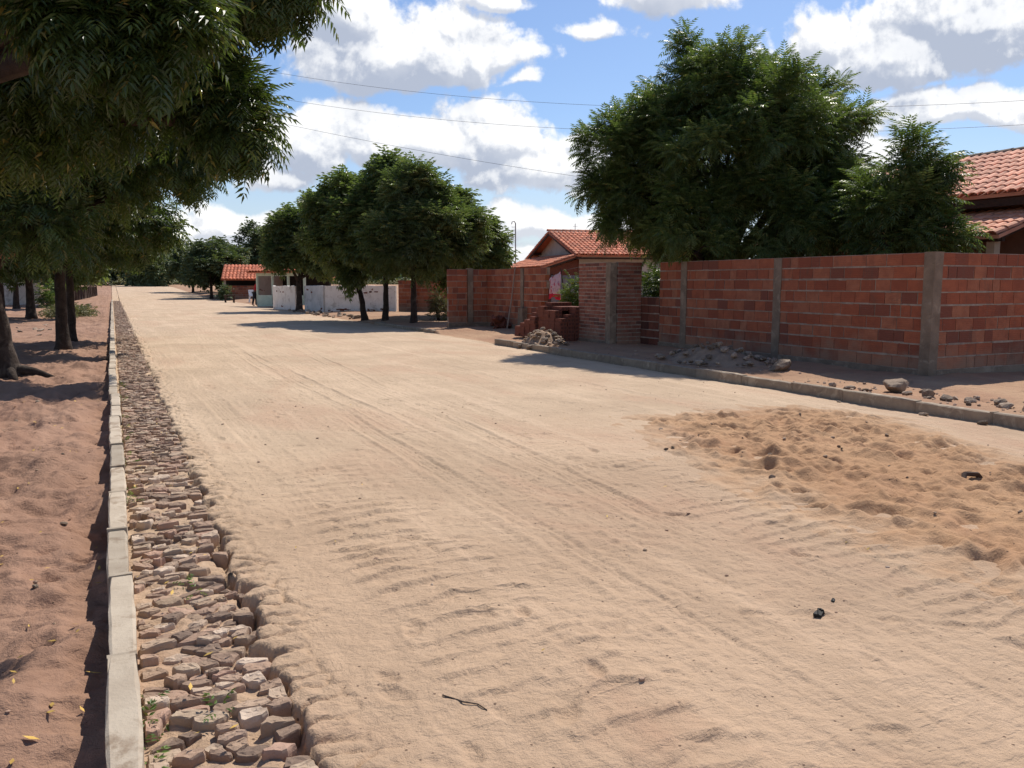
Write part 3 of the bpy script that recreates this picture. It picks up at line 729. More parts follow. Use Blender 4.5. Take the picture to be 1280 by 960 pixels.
wall_thing((10.9, 22.5, .1), 'older red block wall with ragged broken end beside the brick stack',
    [((9.5, 24.5), (10.15, 24.5), Z0 + .03, 9, .187, .12), ((10.35, 24.5), (10.83, 24.5), Z0 + .03, 9, .187, .12),
     ((10.9, 24.5), (10.9, 22.0), Z0 + .03, 9, .187, .12), ((10.9, 21.8), (10.9, 20.4), Z0 + .03, 9, .187, .12, (.19, .29), lambda r: max(0, .5 - .09 * r) + (.08 if r % 2 else 0))],
    [(10.25, 24.5, -.05, 1.96, .17, .17), (10.9, 21.9, -.05, 1.93, .17, .17)],
    [((9.5, 24.5), (10.85, 24.5), -.1, Z0 + .028, .2), ((10.9, 24.4), (10.9, 20.4), -.1, Z0 + .028, .16)], lens=(.19, .29, .29))
# lump of concrete round the foot of the ragged wall's column
mb = MB(); mb.box((10.82, 21.75, .42), (.26, .34, .74), jit=.03); T(mb.build('concrete_block', M['concrete']), 'rough grey concrete block at the foot of the ragged wall column', 'concrete block')
mb = MB(); mb.tube([(10.55, 22.35, gz(10.55, 22.35) - .05), (10.70, 22.35, 1.0), (10.80, 22.3, 1.98)], [.022, .02, .018], 6, wob=.1)
T(mb.build('wooden_pole', M['cutgrey']), 'thin grey pole leaning upright against the ragged brick wall', 'pole')
# stack of loose bricks
random.seed(12)
bm_ = MB(); bm_.box((0, 0, 0), (.19, .275, .088)); 
for sx in (-.045, .045): bm_.box((sx, .0, 0), (.055, .279, .05), tone=.02)
brick_me = bm_.mesh('brick'); brick_me.materials.append(M['brick_d'])
nb = 0
def stack(x0, y0, nx, ny, rows_fn, label, group):
    global nb
    for i in range(nx):
        for j in range(ny):
            for k in range(rows_fn(i, j)):
                if 0 < i < nx - 1 and 0 < j < ny - 1 and k < rows_fn(i, j) - 1: continue    # the hidden core
                o = bpy.data.objects.new('brick', brick_me); COL.objects.link(o)
                o.location = (x0 + i * .2 + random.uniform(-.012, .012), y0 + j * .285 + random.uniform(-.012, .012), .125 + .045 + k * .09)
                o.rotation_euler = (0, 0, random.uniform(-.05, .05)); T(o, label, 'brick', group); nb += 1
stack(9.62, 17.35, 4, 4, lambda i, j: 9 - (1 if i == 0 else 0) - (2 if j == 0 and i < 2 else 0) + (1 if j == 3 else 0), 'dark hollow brick in the tall stack beside the slim brick pier', 'bricks in the tall dark stack')
stack(9.55, 18.55, 4, 4, lambda i, j: 8 - j - (2 if i == 0 else 0) - (1 if i == 1 and j > 1 else 0), 'dark hollow brick in the stepped back stack before the ragged wall', 'bricks in the stepped back stack')
for k in range(16):
    o = bpy.data.objects.new('brick', brick_me); COL.objects.link(o); x, y = 10.55 + random.uniform(-.25, .2), 22.9 + random.uniform(-.35, .35)
    o.location = (x, y, gz(x, y) + .05 + random.choice((0, .08, .16, .22))); o.rotation_euler = (random.uniform(-.9, .9), random.uniform(-.9, .9), random.uniform(0, 3)); T(o, 'loose brick tumbled in the heap at the foot of the ragged wall', 'brick', 'bricks tumbled at the ragged wall')

# white walls further down the street
def plain_wall(p0, p1, z0, z1, w, mat, label, patches=0, name='white_wall', rough=.0):
    e = empty(name, (p0[0], p0[1], z0), label, 'wall')
    mb = MB(); d = Vector(p1) - Vector(p0); n = 14
    u = d.normalized(); nrm = Vector((-u.y, u.x)); vs = []; fs = []
    for i in range(n + 1):
        c = Vector(p0) + d * i / n; zt = z1 + random.uniform(-.03, .01)
        for s in (-1, 1): vs += [(c.x + nrm.x * s * w / 2, c.y + nrm.y * s * w / 2, z0 - .2), (c.x + nrm.x * s * w / 2, c.y + nrm.y * s * w / 2, zt)]
    for i in range(n):
        q = i * 4; fs += [(q, q + 4, q + 5, q + 1), (q + 2, q + 3, q + 7, q + 6), (q + 1, q + 5, q + 7, q + 3)]
    fs += [(0, 1, 3, 2), (n * 4, n * 4 + 2, n * 4 + 3, n * 4 + 1)]
    mb.add(vs, fs); mb.build('wall_face', mat, e)
    if patches:
        mb = MB()
        for k in range(patches):
            t = random.uniform(.05, .95); z = random.choice((z1 - .15, z1 - .25, z1 - .33, z0 + .15, z0 + .22)) + random.uniform(-.04, .04); c = Vector(p0) + d * t
            mb.box((c.x, c.y, z), (random.uniform(.08, .3), w + .012, random.uniform(.05, .10)), math.atan2(u.y, u.x), tone=random.random(), jit=.02)
        mb.build('bare_brick', M['brick_d'], e)
    return e
random.seed(3)
plain_wall((8.95, 43.2), (9.42, 41.0), .02, 1.36, .15, M['white_g'], 'short greyish white wall side left of the trees, meeting the peeling wall', 4)
plain_wall((9.46, 40.95), (12.35, 38.7), .02, 1.37, .15, M['white'], 'long peeling white wall behind the row of trees, bare bricks showing', 26)
plain_wall((8.35, 49.0), (8.95, 45.6), .02, 1.33, .15, M['white'], 'separate white wall beside the green porch, patched grey at its foot', 5)
wall_thing((12.5, 38.6, .1), 'plain brick garden wall in shade behind the tree trunks', [((12.45, 38.62), (17.5, 35.2), .12, 8, .187, .12)], [(14.9, 36.95, 0, 1.72, .16, .16)], [], lens=(.29, .39))
mb = MB(); mb.tube([(12.95, 37.9, .0), (13.1, 37.95, .9), (13.05, 38.0, 1.75)], [.05, .045, .04], 7, wob=.1)
T(mb.build('wooden_post', M['cutgrey']), 'bent pale post standing before the shaded brick garden wall', 'post')

# ------------------------------------------------------------------ tiled roofs
def tile_roof(o0, u, w, width, length, mat, name, parent, tw=.21, tl=.36, cut=None, seg=5, base=True, th=.05):
    """barrel tiles: o0 = one eave end, u = along the eave, w = up the slope (unit)"""
    o0, u, w = Vector(o0), Vector(u).normalized(), Vector(w).normalized(); nrm = u.cross(w).normalized()
    if nrm.z < 0: nrm = -nrm
    nc = int(round(width / tw)); nr = int(round(length / tl)); mb = MB()
    for c in range(nc):
        x = (c + .5) * width / nc
        l0, l1 = (0, length) if cut is None else cut(x)
        for r in range(nr):
            y0, y1 = r * tl - .05, (r + 1) * tl + .03
            if (r + 1) * tl > l1 + .01 or r * tl < l0 - .01: continue
            tone = random.random(); vs = []
            jx = random.uniform(-.008, .008)
            for yy, rad, lift in ((y0, tw * .50, .030), (y1, tw * .43, .004)):
                for k in range(seg + 1):
                    a_ = math.pi * k / seg
                    vs.append(o0 + u * (x + jx - math.cos(a_) * rad) + w * yy + nrm * (lift + th + math.sin(a_) * tw * .34))
            fs = [(k, k + 1, seg + 2 + k, seg + 1 + k) for k in range(seg)]
            # thickness at the lower end
            vs += [v - nrm * .018 for v in vs[:seg + 1]]; b_ = 2 * (seg + 1)
            fs += [(k, b_ + k, b_ + k + 1, k + 1) for k in range(seg)]
            mb.add(vs, fs, tone)
    ro = mb.build(name, mat, parent, smooth=False)
    if base:
        mb = MB()
        if cut is None: A = [(0, 0), (width, 0), (width, length), (0, length)]
        else: A = [(0, cut(0)[0]), (width, cut(width)[0]), (width, cut(width)[1]), (0, cut(0)[1])]
        lo = [o0 + u * a_ + w * (b_ - .02) - nrm * .02 for a_, b_ in A]; hi = [o0 + u * a_ + w * b_ + nrm * (th - .003) for a_, b_ in A]
        mb.add(lo + hi, [(3, 2, 1, 0), (4, 5, 6, 7)] + [(i, (i + 1) % 4, 4 + (i + 1) % 4, 4 + i) for i in range(4)], .25)
        b = mb.build('roof_bed', mat, None); b.parent = ro; b.matrix_parent_inverse = Matrix.Identity(4)
    return ro
def ridge_cap(p0, p1, mat, parent, r=.12):
    mb = MB(); p0, p1 = Vector(p0), Vector(p1); L = (p1 - p0).length; n = max(1, int(L / .38)); u = (p1 - p0).normalized(); s_ = u.cross(Vector((0, 0, 1))).normalized()
    for i in range(n):
        tone = random.random(); vs = []
        for t, rr2 in ((i * L / n - .03, r * 1.08), ((i + 1) * L / n, r * .92)):
            for k in range(7):
                a_ = math.pi * k / 6; vs.append(p0 + u * t + s_ * (-math.cos(a_) * rr2) + Vector((0, 0, math.sin(a_) * rr2 * .8 - .02)))
        mb.add(vs, [(k, k + 1, 8 + k, 7 + k) for k in range(6)], tone)
    return mb.build('ridge_cap', mat, parent)
def flatwall(mb, pts, th, nrm):
    n = Vector(nrm).normalized() * th; A = [Vector(p) for p in pts]; B = [p + n for p in A]; k = len(A)
    mb.add(A + B, [tuple(range(k))[::-1], tuple(range(k, 2 * k))] + [(i, (i + 1) % k, k + (i + 1) % k, k + i) for i in range(k)])

# house with the gable, in the middle
random.seed(41)
hs = empty('house', (19.3, 36.2, .1), 'pale house with orange tiled gable roof behind the slim brick pier', 'house')
u = Vector((.985, -.174, 0)); v = Vector((.174, .985, 0)); A0 = Vector((19.3, 36.2, 0)); EZ, RZ = 2.68, 3.93
def hp(a_, b_, z): return A0 + u * a_ + v * b_ + Vector((0, 0, z))
LEN = 8.6
mb = MB()
flatwall(mb, [hp(.35, -3.5, 0), hp(LEN - .3, -3.5, 0), hp(LEN - .3, -3.5, 2.74), hp(.35, -3.5, 2.74)], .15, v)
flatwall(mb, [hp(.35, 3.5, 0), hp(LEN - .3, 3.5, 0), hp(LEN - .3, 3.5, 2.74), hp(.35, 3.5, 2.74)], .15, -v)
wl_ = mb.build('wall', M['plaster'], hs)
mb = MB(); flatwall(mb, [hp(.5, -3.34, 0), hp(.5, 3.34, 0), hp(.5, 3.34, 2.8), hp(.5, 0, 3.92), hp(.5, -3.34, 2.8)], .15, u); mb.build('gable', M['plaster'], hs)
mb = MB(); flatwall(mb, [hp(LEN - .6, -3.34, 0), hp(LEN - .6, 3.34, 0), hp(LEN - .6, 3.34, 2.8), hp(LEN - .6, 0, 3.92), hp(LEN - .6, -3.34, 2.8)], .15, u); mb.build('gable', M['plaster'], hs)
sl_ = math.hypot(3.95, RZ - EZ)
wn = (v * 3.95 + Vector((0, 0, RZ - EZ))).normalized(); wf = (-v * 3.95 + Vector((0, 0, RZ - EZ))).normalized()
tile_roof(hp(0, -3.95, EZ), u, wn, LEN, sl_, M['tile_c'], 'roof', hs)
tile_roof(hp(0, 3.95, EZ), u, wf, LEN, sl_, M['tile_c'], 'roof', hs)
ridge_cap(hp(0, 0, RZ + .09), hp(LEN, 0, RZ + .09), M['tile_c'], hs)
mb = MB()
for s in (-1, 1): mb.bar(hp(.05, s * 3.95, EZ - .07), hp(.05, 0, RZ - .06), .05, .13)
for t in (-2.6, 0, 2.6): mb.bar(hp(.02, t, EZ - .12 + (RZ - EZ) * (1 - abs(t) / 3.95)), hp(.6, t, EZ - .12 + (RZ - EZ) * (1 - abs(t) / 3.95)), .07, .11)
mb.bar(hp(.1, -3.9, EZ - .09), hp(LEN, -3.9, EZ - .09), .05, .08)
mb.build('rafter', M['wood'], hs)
# lean-to on the gable end
lw = (u * 1.95 + Vector((0, 0, .62))).normalized()
tile_roof(hp(-1.55, -3.9, 2.14), v, lw, 7.2, 2.05, M['tile_c'], 'lean_to_roof', hs)
mb = MB()
for s in (-3.86, 3.2): mb.bar(hp(-1.6, s, 2.09), hp(.4, s, 2.72), .05, .10)
mb.build('rafter', M['wood'], hs)
mb = MB(); flatwall(mb, [hp(-1.3, -3.45, 0), hp(.5, -3.45, 0), hp(.5, -3.45, 2.62), hp(-1.3, -3.45, 2.05)], .12, v)
mb.build('side_wall', M['brick_d'], hs)
mb = MB(); flatwall(mb, [hp(-1.3, -3.3, 0), hp(-1.3, 3.0, 0), hp(-1.3, 3.0, 2.0), hp(-1.3, -3.3, 2.0)], .12, u); mb.build('front_wall', M['brown_w'], hs)
# porch with ochre posts at its right
tile_roof((16.3, 20.7, 2.30), (1, 0, 0), (0, .93, .33), 1.9, 1.9, M['tile_c'], 'porch_roof', hs)
for x, y in ((16.62, 21.2), (18.0, 21.2)):
    mb = MB(); mb.box((x, y, 1.2), (.13, .13, 2.5)); mb.build('porch_post', M['yellow'], hs)
mb = MB(); mb.bar((16.35, 21.2, 2.41), (18.2, 21.2, 2.41), .08, .10); mb.bar((16.4, 22.45, 2.86), (18.2, 22.45, 2.86), .08, .10); mb.build('porch_beam', M['wood'], hs)
mb = MB(); mb.box((17.3, 22.6, 1.4), (2.4, .15, 2.8)); mb.build('porch_wall', M['plaster'], hs)

# house at the right edge
random.seed(43)
hr = empty('house', (17.2, 12.5, .1), 'brown house with two pinkish tiled roofs behind the wall at right', 'house')
EX, EZ2, RX, RZ2 = 16.6, 3.29, 19.6, 4.55; Y0, Y1 = 6.5, 17.5
ws = Vector((RX - EX, 0, RZ2 - EZ2)); tile_roof((EX, Y0, EZ2), (0, 1, 0), ws, Y1 - Y0, ws.length, M['tile_p'], 'roof', hr)
ws2 = Vector((EX - RX, 0, RZ2 - EZ2)); tile_roof((2 * RX - EX, Y0, EZ2), (0, 1, 0), ws2, Y1 - Y0, ws.length, M['tile_p'], 'roof', hr)
ridge_cap((RX, Y0, RZ2 + .09), (RX, Y1, RZ2 + .09), M['concrete'], hr, .11)
mb = MB(); mb.box(((17.2 + 22) / 2, 12, 1.65), (4.8, 10.4, 3.5)); mb.build('wall', M['brown_w'], hr)
mb = MB()
for yy in (6.95, 17.05):
    flatwall(mb, [(17.0, yy, 3.3), (22.2, yy, 3.3), (19.6, yy, 4.4)], .1, (0, 1, 0))
mb.build('gable', M['brown_w'], hr)
wl2 = Vector((1.9, 0, .62)); tile_roof((15.35, 10.45, 2.38), (0, 1, 0), wl2, 7.0, wl2.length, M['tile_p'], 'porch_roof', hr)
mb = MB(); mb.bar((15.55, 10.5, 2.38), (15.55, 17.4, 2.38), .09, .14)
for k in range(8): mb.bar((15.4, 10.55 + k * .95, 2.36), (17.15, 10.55 + k * .95, 2.94), .06, .10)
mb.build('rafter', M['wood'], hr)
for yy in (10.75, 13.8, 17.1):
    mb = MB(); mb.box((15.62, yy, 1.2), (.17, .17, 2.3)); mb.build('porch_post', M['beige'], hr)
mb = MB(); mb.box((16.65, 12, 3.16), (.06, 10.9, .16)); mb.build('fascia', M['wood'], hr)
sd = empty('satellite_dish', (18.7, 11.55, 4.2), 'small grey dish on the roof ridge at the right edge', 'dish')
mb = MB(); mb.tube([(18.7, 11.55, 4.0), (18.7, 11.55, 4.62)], .02, 6); mb.build('mast', M['metal'], sd)
mb = MB(); q = Matrix.Rotation(.6, 3, 'Z') @ Matrix.Rotation(-.9, 3, 'Y'); vs = [Vector((18.66, 11.5, 4.62))]; fs = []
for i in range(1, 4):
    for k in range(16): r_ = i * .08; vs.append(Vector((18.66, 11.5, 4.62)) + q @ Vector((r_ * math.cos(k * .3927), r_ * math.sin(k * .3927), r_ * r_ * .9)))
for k in range(16):
    fs.append((0, 1 + k, 1 + (k + 1) % 16))
    for i in range(2): fs.append((1 + i * 16 + k, 17 + i * 16 + k, 17 + i * 16 + (k + 1) % 16, 1 + i * 16 + (k + 1) % 16))
mb.add(vs, fs); mb.build('reflector', M['metal'], sd)

# far house and the green porch down the road
random.seed(45)
hf = empty('house', (11, 75, .1), 'long low brick house with bright orange roof at the far bend', 'house')
tile_roof((8.35, 74.6, 1.72), (.975, -.22, 0), (.2, .89, .41), 9.5, 3.1, M['tile_f'], 'roof', hf, tw=.3, tl=.5, seg=4)
tile_roof((9.6, 80.1, 1.72), (.975, -.22, 0), (-.2, -.89, .41), 9.5, 3.1, M['tile_f'], 'roof', hf, tw=.3, tl=.5, seg=4)
mb, mm = MB(), MB(); brick_run(mb, mm, (8.75, 75.3), (17.4, 73.35), .1, 6, .19, .14, (.29, .39)); b = mb.build('brick_panel', M['brick'], hf); mm.build('mortar', M['mortar'], b)
mb = MB(); mb.bar((8.9, 76.6, .95), (17.6, 74.6, .95), .15, 1.9); mb.build('wall', M['dark'], hf)
for t in (0, .33, .5, .8, 1):
    mb = MB(); mb.box((8.75 + 8.6 * t, 75.35 - 1.95 * t, .95), (.17, .17, 1.7)); mb.build('post', M['plaster'], hf)
hg = empty('porch', (10, 55.5, .1), 'small pale green porch with dark openings beside the separate white wall', 'porch')
GA, GB = Vector((8.35, 54.9, 0)), Vector((10.6, 51.4, 0)); gd = (GB - GA).normalized(); gn_ = Vector((-gd.y, gd.x, 0))
if gn_.x < 0: gn_ = -gn_
mb = MB(); mb.bar(GA + Vector((0, 0, .35)), GB + Vector((0, 0, .35)), .12, .74); mb.build('parapet', M['green_w'], hg)
for k in range(4):
    p = GA.lerp(GB, k / 3); mb = MB(); mb.box((p.x, p.y, 1.1), (.12, .12, 2.0), math.atan2(gd.y, gd.x)); mb.build('post', M['green_w'], hg)
mb = MB(); mb.bar(GA + Vector((0, 0, 2.02)), GB + Vector((0, 0, 2.02)), .14, .22); mb.build('beam', M['green_w'], hg)
mb = MB(); mb.bar(GA + gn_ * 2.2 + Vector((0, 0, 1.1)), GB + gn_ * 2.2 + Vector((0, 0, 1.1)), .15, 2.2); mb.build('back_wall', M['dark'], hg)
mb = MB(); mb.bar(GA + Vector((0, .1, 1.05)), GA + gn_ * 2.2 + Vector((0, .1, 1.05)), .14, 2.1); mb.build('end_wall', M['plaster'], hg)
tile_roof(GA - gd * .4 - gn_ * .5 + Vector((0, 0, 2.12)), gd, gn_ * .96 + Vector((0, 0, .27)), 4.9, 3.0, M['tile_f'], 'roof', hg, tw=.28, tl=.45, seg=4)

# ------------------------------------------------------------------ trees
def frond(npair, L, ll, lw, droop):
    V, F = [], []
    st = np.linspace(.18, .94, npair)
    def leaflet(b, d, l, w):
        d = d / np.linalg.norm(d); s = np.cross([0, 0, 1.0], d); s /= np.linalg.norm(s); k = len(V)
        V.extend([b, b + d * l * .42 + s * w / 2 + [0, 0, .06 * l], b + d * l + [0, 0, -.20 * l], b + d * l * .42 - s * w / 2 + [0, 0, .06 * l]]); F.append((k, k + 1, k + 2, k + 3))
    for t in st:
        x = t * L; z = -droop * L * t * t
        l = ll * (.65 + .7 * math.sin(math.pi * (.15 + .75 * t)))
        for s in (-1, 1): leaflet(np.array([x, 0, z]), np.array([.62, s, -.35 - .3 * t]), l, lw)
    leaflet(np.array([L * .97, 0, -droop * L]), np.array([1.0, 0, -.7]), ll, lw)
    return np.array(V), np.array(F)
FR = {'near': frond(6, .30, .085, .026, .35), 'mid': frond(4, .31, .115, .044, .38), 'low': frond(3, .34, .15, .075, .4), 'far': frond(2, .45, .27, .16, .4)}
def norm(a): return a / np.maximum(np.linalg.norm(a, axis=-1, keepdims=True), 1e-9)
def crown_mesh(name, P, A, lod, rg, k_fr=8, size=1.0, tone=None, upright=0.0):
    """P shoot positions, A shoot axes; every shoot carries k_fr pinnate leaves"""
    n = len(P); FV, FF = FR[lod]
    Pr = np.repeat(P, k_fr, 0); Ar = np.repeat(A, k_fr, 0); N_ = n * k_fr
    j = np.tile(np.arange(k_fr), n)
    ref = norm(np.cross(Ar, rg.normal(size=(n, 3)).repeat(k_fr, 0))); bt = np.cross(Ar, ref)
    ph = j * 2.399 + rg.uniform(0, .5, N_)
    rad = ref * np.cos(ph)[:, None] + bt * np.sin(ph)[:, None]
    el = (.25 + 1.15 * (j / max(k_fr - 1, 1)) + rg.uniform(-.15, .15, N_)) * (1 - upright * .5)
    X = norm(Ar * np.cos(el)[:, None] + rad * np.sin(el)[:, None] - np.array([0, 0, .12]))
    up = np.array([0, 0, 1.0]); Yv = norm(np.cross(up, X) + 1e-4); Zv = np.cross(X, Yv)
    s = size * rg.uniform(.58, 1.28, N_)
    org = Pr + Ar * ((1 - j / k_fr) * .22 * size)[:, None] + rad * .02
    V = org[:, None] + s[:, None, None] * (FV[None, :, 0, None] * X[:, None] + FV[None, :, 1, None] * Yv[:, None] + FV[None, :, 2, None] * Zv[:, None])
    F = FF[None] + (np.arange(N_) * len(FV))[:, None, None]
    t = rg.random(n) if tone is None else tone
    t = np.clip(np.repeat(t, k_fr) + rg.uniform(-.12, .12, N_), 0, 1)
    return raw_mesh(name, V.reshape(-1, 3), F.reshape(-1, 4), np.repeat(t, len(FV)))
def tree(loc, trunk, lobes, lod, n_clu, per, label, group=None, seed=1, mat='leaf', r0=.15, k_fr=8, size=1.0, name='neem_tree', spread=.36, root=True, upfac=.55, cutend=None, limb=True):
    """trunk: points from the ground up; lobes: (x,y,z, rx,ry,rz[, weight]) masses of the crown in world coordinates"""
    rg = np.random.default_rng(seed); random.seed(seed)
    e = empty(name, loc, label, 'tree', group)
    L = np.array([l[:6] for l in lobes], float); wgt = np.array([(l[3] * l[4] + l[4] * l[5] + l[3] * l[5]) * (l[6] if len(l) > 6 else 1) for l in lobes]); wgt /= wgt.sum()
    C, OUT, LI = [], [], []
    tries = 0
    while len(C) < n_clu and tries < n_clu * 30:
        tries += 1
        i = rg.choice(len(L), p=wgt); d = norm(rg.normal(size=3)); 
        if d[2] < -.55 and rg.random() < .5: continue
        r = 1 - abs(rg.normal()) * .20 if rg.random() < .80 else rg.uniform(.3, .8)
        r *= 1 + .16 * math.sin(d[0] * 5 + seed) * math.cos(d[1] * 4.3 + d[2] * 3)
        p = L[i, :3] + d * L[i, 3:] * r
        inside = ((p - L[:, :3]) / L[:, 3:]); q = np.sqrt((inside ** 2).sum(1)); q[i] = 9
        if q.min() < .62 and rg.random() < .75: continue
        C.append(p); OUT.append(d); LI.append(i)
    C = np.array(C); OUT = np.array(OUT)
    ct = rg.random(len(C))
    lr = np.minimum(1.0, L[np.array(LI), 3:].mean(1) / .5)[:, None, None]
    P = (C[:, None] + np.clip(rg.normal(size=(len(C), per, 3)), -1.8, 1.8) * np.array([spread, spread, spread * .75]) * .6 * lr).reshape(-1, 3)
    A = norm(np.repeat(OUT, per, 0) * .75 + np.array([0, 0, upfac]) + rg.normal(size=(len(P), 3)) * .35)
    tone = np.clip(np.repeat(ct, per) * .7 + rg.random(len(P)) * .3, 0, 1)
    low = P[:, 2] > loc[2] + .9
    P, A, tone = P[low], A[low], tone[low]
    link('crown', crown_mesh('crown', P, A, lod, rg, k_fr, size, tone), M[mat], e)
    # trunk with a flared foot, limbs to every mass of the crown, twigs to every clump
    tp = [Vector(p) for p in trunk]; mb = MB(); pts, rad = [], []
    for i in range(len(tp) - 1):
        for k in range(5): pts.append(tp[i].lerp(tp[i + 1], k / 5)); 
    pts.append(tp[-1]); n = len(pts)
    for i in range(n): t = i / (n - 1); rad.append(r0 * (1 - .35 * t) * (1 + (.55 * math.exp(-i * 1.1) if root else .15 * math.exp(-i))))
    mb.tube([p + Vector((random.uniform(-.012, .012), random.uniform(-.012, .012), 0)) for p in pts], rad, 11, wob=.06)
    tr = mb.build('trunk', M['bark'], e, smooth=True)
    if limb:
        mb = MB(); top = tp[-1]
        for i, l in enumerate(L):
            c = Vector(l[:3]); a_ = tp[-2].lerp(top, random.uniform(.55, 1.0)); mid = a_.lerp(c, .5) + Vector((random.uniform(-.15, .15), random.uniform(-.15, .15), .1))
            rr3 = r0 * random.uniform(.38, .55); mb.tube([a_, a_.lerp(mid, .5), mid, mid.lerp(c, .6), c], [rr3, rr3 * .9, rr3 * .75, rr3 * .55, rr3 * .35], 7, wob=.06, cap=False)
            for m_ in np.where(np.array(LI) == i)[0][:: (1 if lod in ('near', 'mid') else 3)]:
                p = Vector(C[m_]); s_ = mid.lerp(c, random.uniform(.2, 1)); k_ = s_.lerp(p, .55) + Vector((0, 0, .08)); mb.tube([s_, k_, p], [.018, .012, .006], 4, cap=False)
        mb.build('branches', M['bark'], e, smooth=True)
    return e

tree((-2.6, 6.4, 0), [(-2.6, 6.4, -.1), (-2.55, 6.4, 1.2), (-2.3, 6.3, 2.4)],
     [(-2.0, 6.5, 4.5, 2.3, 2.2, 1.9), (-.5, 5.9, 4.0, 1.1, 1.0, 1.2), (.22, 5.6, 3.55, .5, .55, .6), (.0, 5.4, 2.95, .45, .5, .40), (.66, 5.0, 2.42, .08, .15, .13, 9), (.52, 5.05, 2.72, .10, .15, .14, 8), (.78, 4.6, 3.12, .14, .25, .22, 6), (-.75, 5.3, 3.2, .8, .8, .7), (.10, 3.6, 2.46, .20, .14, .10, 12), (-1.6, 4.8, 3.2, .9, .8, .8), (-.18, 5.1, 2.62, .26, .4, .22, 4), (-.5, 5.2, 2.45, .30, .4, .25, 4)],
     'near', 500, 15, 'nearest neem tree leaning in from off frame, its fronds overhanging the kerb at top left', seed=3, r0=.22, spread=.26, upfac=.12, size=.50)
tree((-1.62, 15.7, 0), [(-1.62, 15.7, -.1), (-1.72, 15.65, .9), (-1.85, 15.6, 1.9)],
     [(-2.5, 15.8, 3.9, 2.0, 2.0, 1.5), (-.6, 15.5, 3.6, 1.1, 1.1, .95), (.35, 15.4, 3.75, .55, .7, .5), (.85, 15.3, 4.3, .5, .6, .5, 2), (1.1, 15.2, 3.55, .3, .4, .4, 3), (-1.1, 15.0, 2.6, .8, .8, .6), (-1.5, 16, 5.2, 1.5, 1.5, 1.0)],
     'near', 260, 9, 'neem tree with thick leaning trunk and knuckled root at the left edge', seed=5, r0=.20, spread=.34, upfac=.25)
tree((-1.08, 21.4, 0), [(-1.08, 21.4, -.1), (-1.06, 21.4, 1.0), (-1.05, 21.4, 2.1)],
     [(-1.3, 21.2, 3.6, 1.7, 1.8, 1.4), (.2, 20.9, 3.1, .7, .8, .7), (-2.7, 21, 3.1, 1.0, 1.1, .95), (-.9, 21.4, 4.8, 1.2, 1.2, .9)],
     'mid', 200, 9, 'neem tree with straight dark trunk nearest the kerb, in front of its twin', seed=7, r0=.145, spread=.36, upfac=.3)
tree((-1.03, 24.5, 0), [(-1.03, 24.5, -.1), (-1.0, 24.5, 1.0), (-.98, 24.5, 2.1)],
     [(-1.1, 24.6, 3.5, 1.7, 1.7, 1.3), (.3, 24.6, 2.8, .7, .9, .6), (-1.2, 24.6, 4.6, 1.2, 1.2, .9)],
     'mid', 170, 8, 'neem tree with thinner dark trunk standing close behind the straight one', seed=9, r0=.12, spread=.36, upfac=.3)
for i, (x, y, r_, lab) in enumerate(((-3.25, 41.5, .19, 'shaded tree with stout dark trunk deep behind the left rubble'), (-4.05, 39.0, .12, 'slender shaded tree at the left edge behind the leaning trunk'), (-4.9, 54, .16, 'farthest shaded tree at the left edge before the pale wall'))):
    tree((x, y, 0), [(x, y, -.1), (x + .03, y, 1.2), (x, y, 2.1)], [(x, y, 3.6, 2.0, 2.2, 1.6), (x + 1.3, y - .5, 3.1, 1.0, 1.2, .9), (x - 1.3, y, 3.2, 1.2, 1.2, 1.0)], 'low', 90, 8, lab, seed=20 + i, r0=r_, spread=.4, upfac=.35)
for i, (x, y, h) in enumerate(((-2.9, 62, 6.0), (-3.9, 74, 6.4), (-3.5, 88, 6.8), (-5.0, 100, 6.5))):
    tree((x, y, far_rise(np.array(float(y))).item()), [(x, y, -.1), (x, y, 1.2), (x, y, 2.2)], [(x, y, h * .62, 2.1, 2.3, h * .33), (x + 1.2, y, h * .5, 1.1, 1.3, 1.0)], 'far', 60, 7,
         'dim neem tree in the receding left row, %s' % ('before the stake fence', 'beside the stake fence', 'behind the far end of the stake fence', 'farthest of the row')[i], seed=30 + i, mat='leaf_mid', r0=.15, spread=.45)

# the row in the middle
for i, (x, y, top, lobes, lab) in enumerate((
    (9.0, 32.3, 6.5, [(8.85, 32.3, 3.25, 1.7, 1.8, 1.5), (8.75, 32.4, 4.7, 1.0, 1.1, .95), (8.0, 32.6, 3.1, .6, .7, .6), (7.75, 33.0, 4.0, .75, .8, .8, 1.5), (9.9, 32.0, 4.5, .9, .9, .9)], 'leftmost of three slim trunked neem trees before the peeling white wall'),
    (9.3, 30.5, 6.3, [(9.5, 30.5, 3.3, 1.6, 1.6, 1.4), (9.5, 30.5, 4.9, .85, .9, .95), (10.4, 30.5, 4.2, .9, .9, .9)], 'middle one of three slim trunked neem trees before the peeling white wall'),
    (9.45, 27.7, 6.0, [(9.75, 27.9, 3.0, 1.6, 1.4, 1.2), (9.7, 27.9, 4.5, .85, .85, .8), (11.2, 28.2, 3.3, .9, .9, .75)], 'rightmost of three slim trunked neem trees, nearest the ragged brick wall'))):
    tree((x, y, .08), [(x, y, -.05), (x + (-.12 if i == 0 else .02), y, .9), (x + (-.35 if i == 0 else .03), y, 1.75)], lobes, 'low' if i < 2 else 'mid', 150 if i < 2 else 140, 10, lab, seed=50 + i, mat='leaf_mid', r0=.125, spread=.26, k_fr=8, upfac=.9, size=1.05)
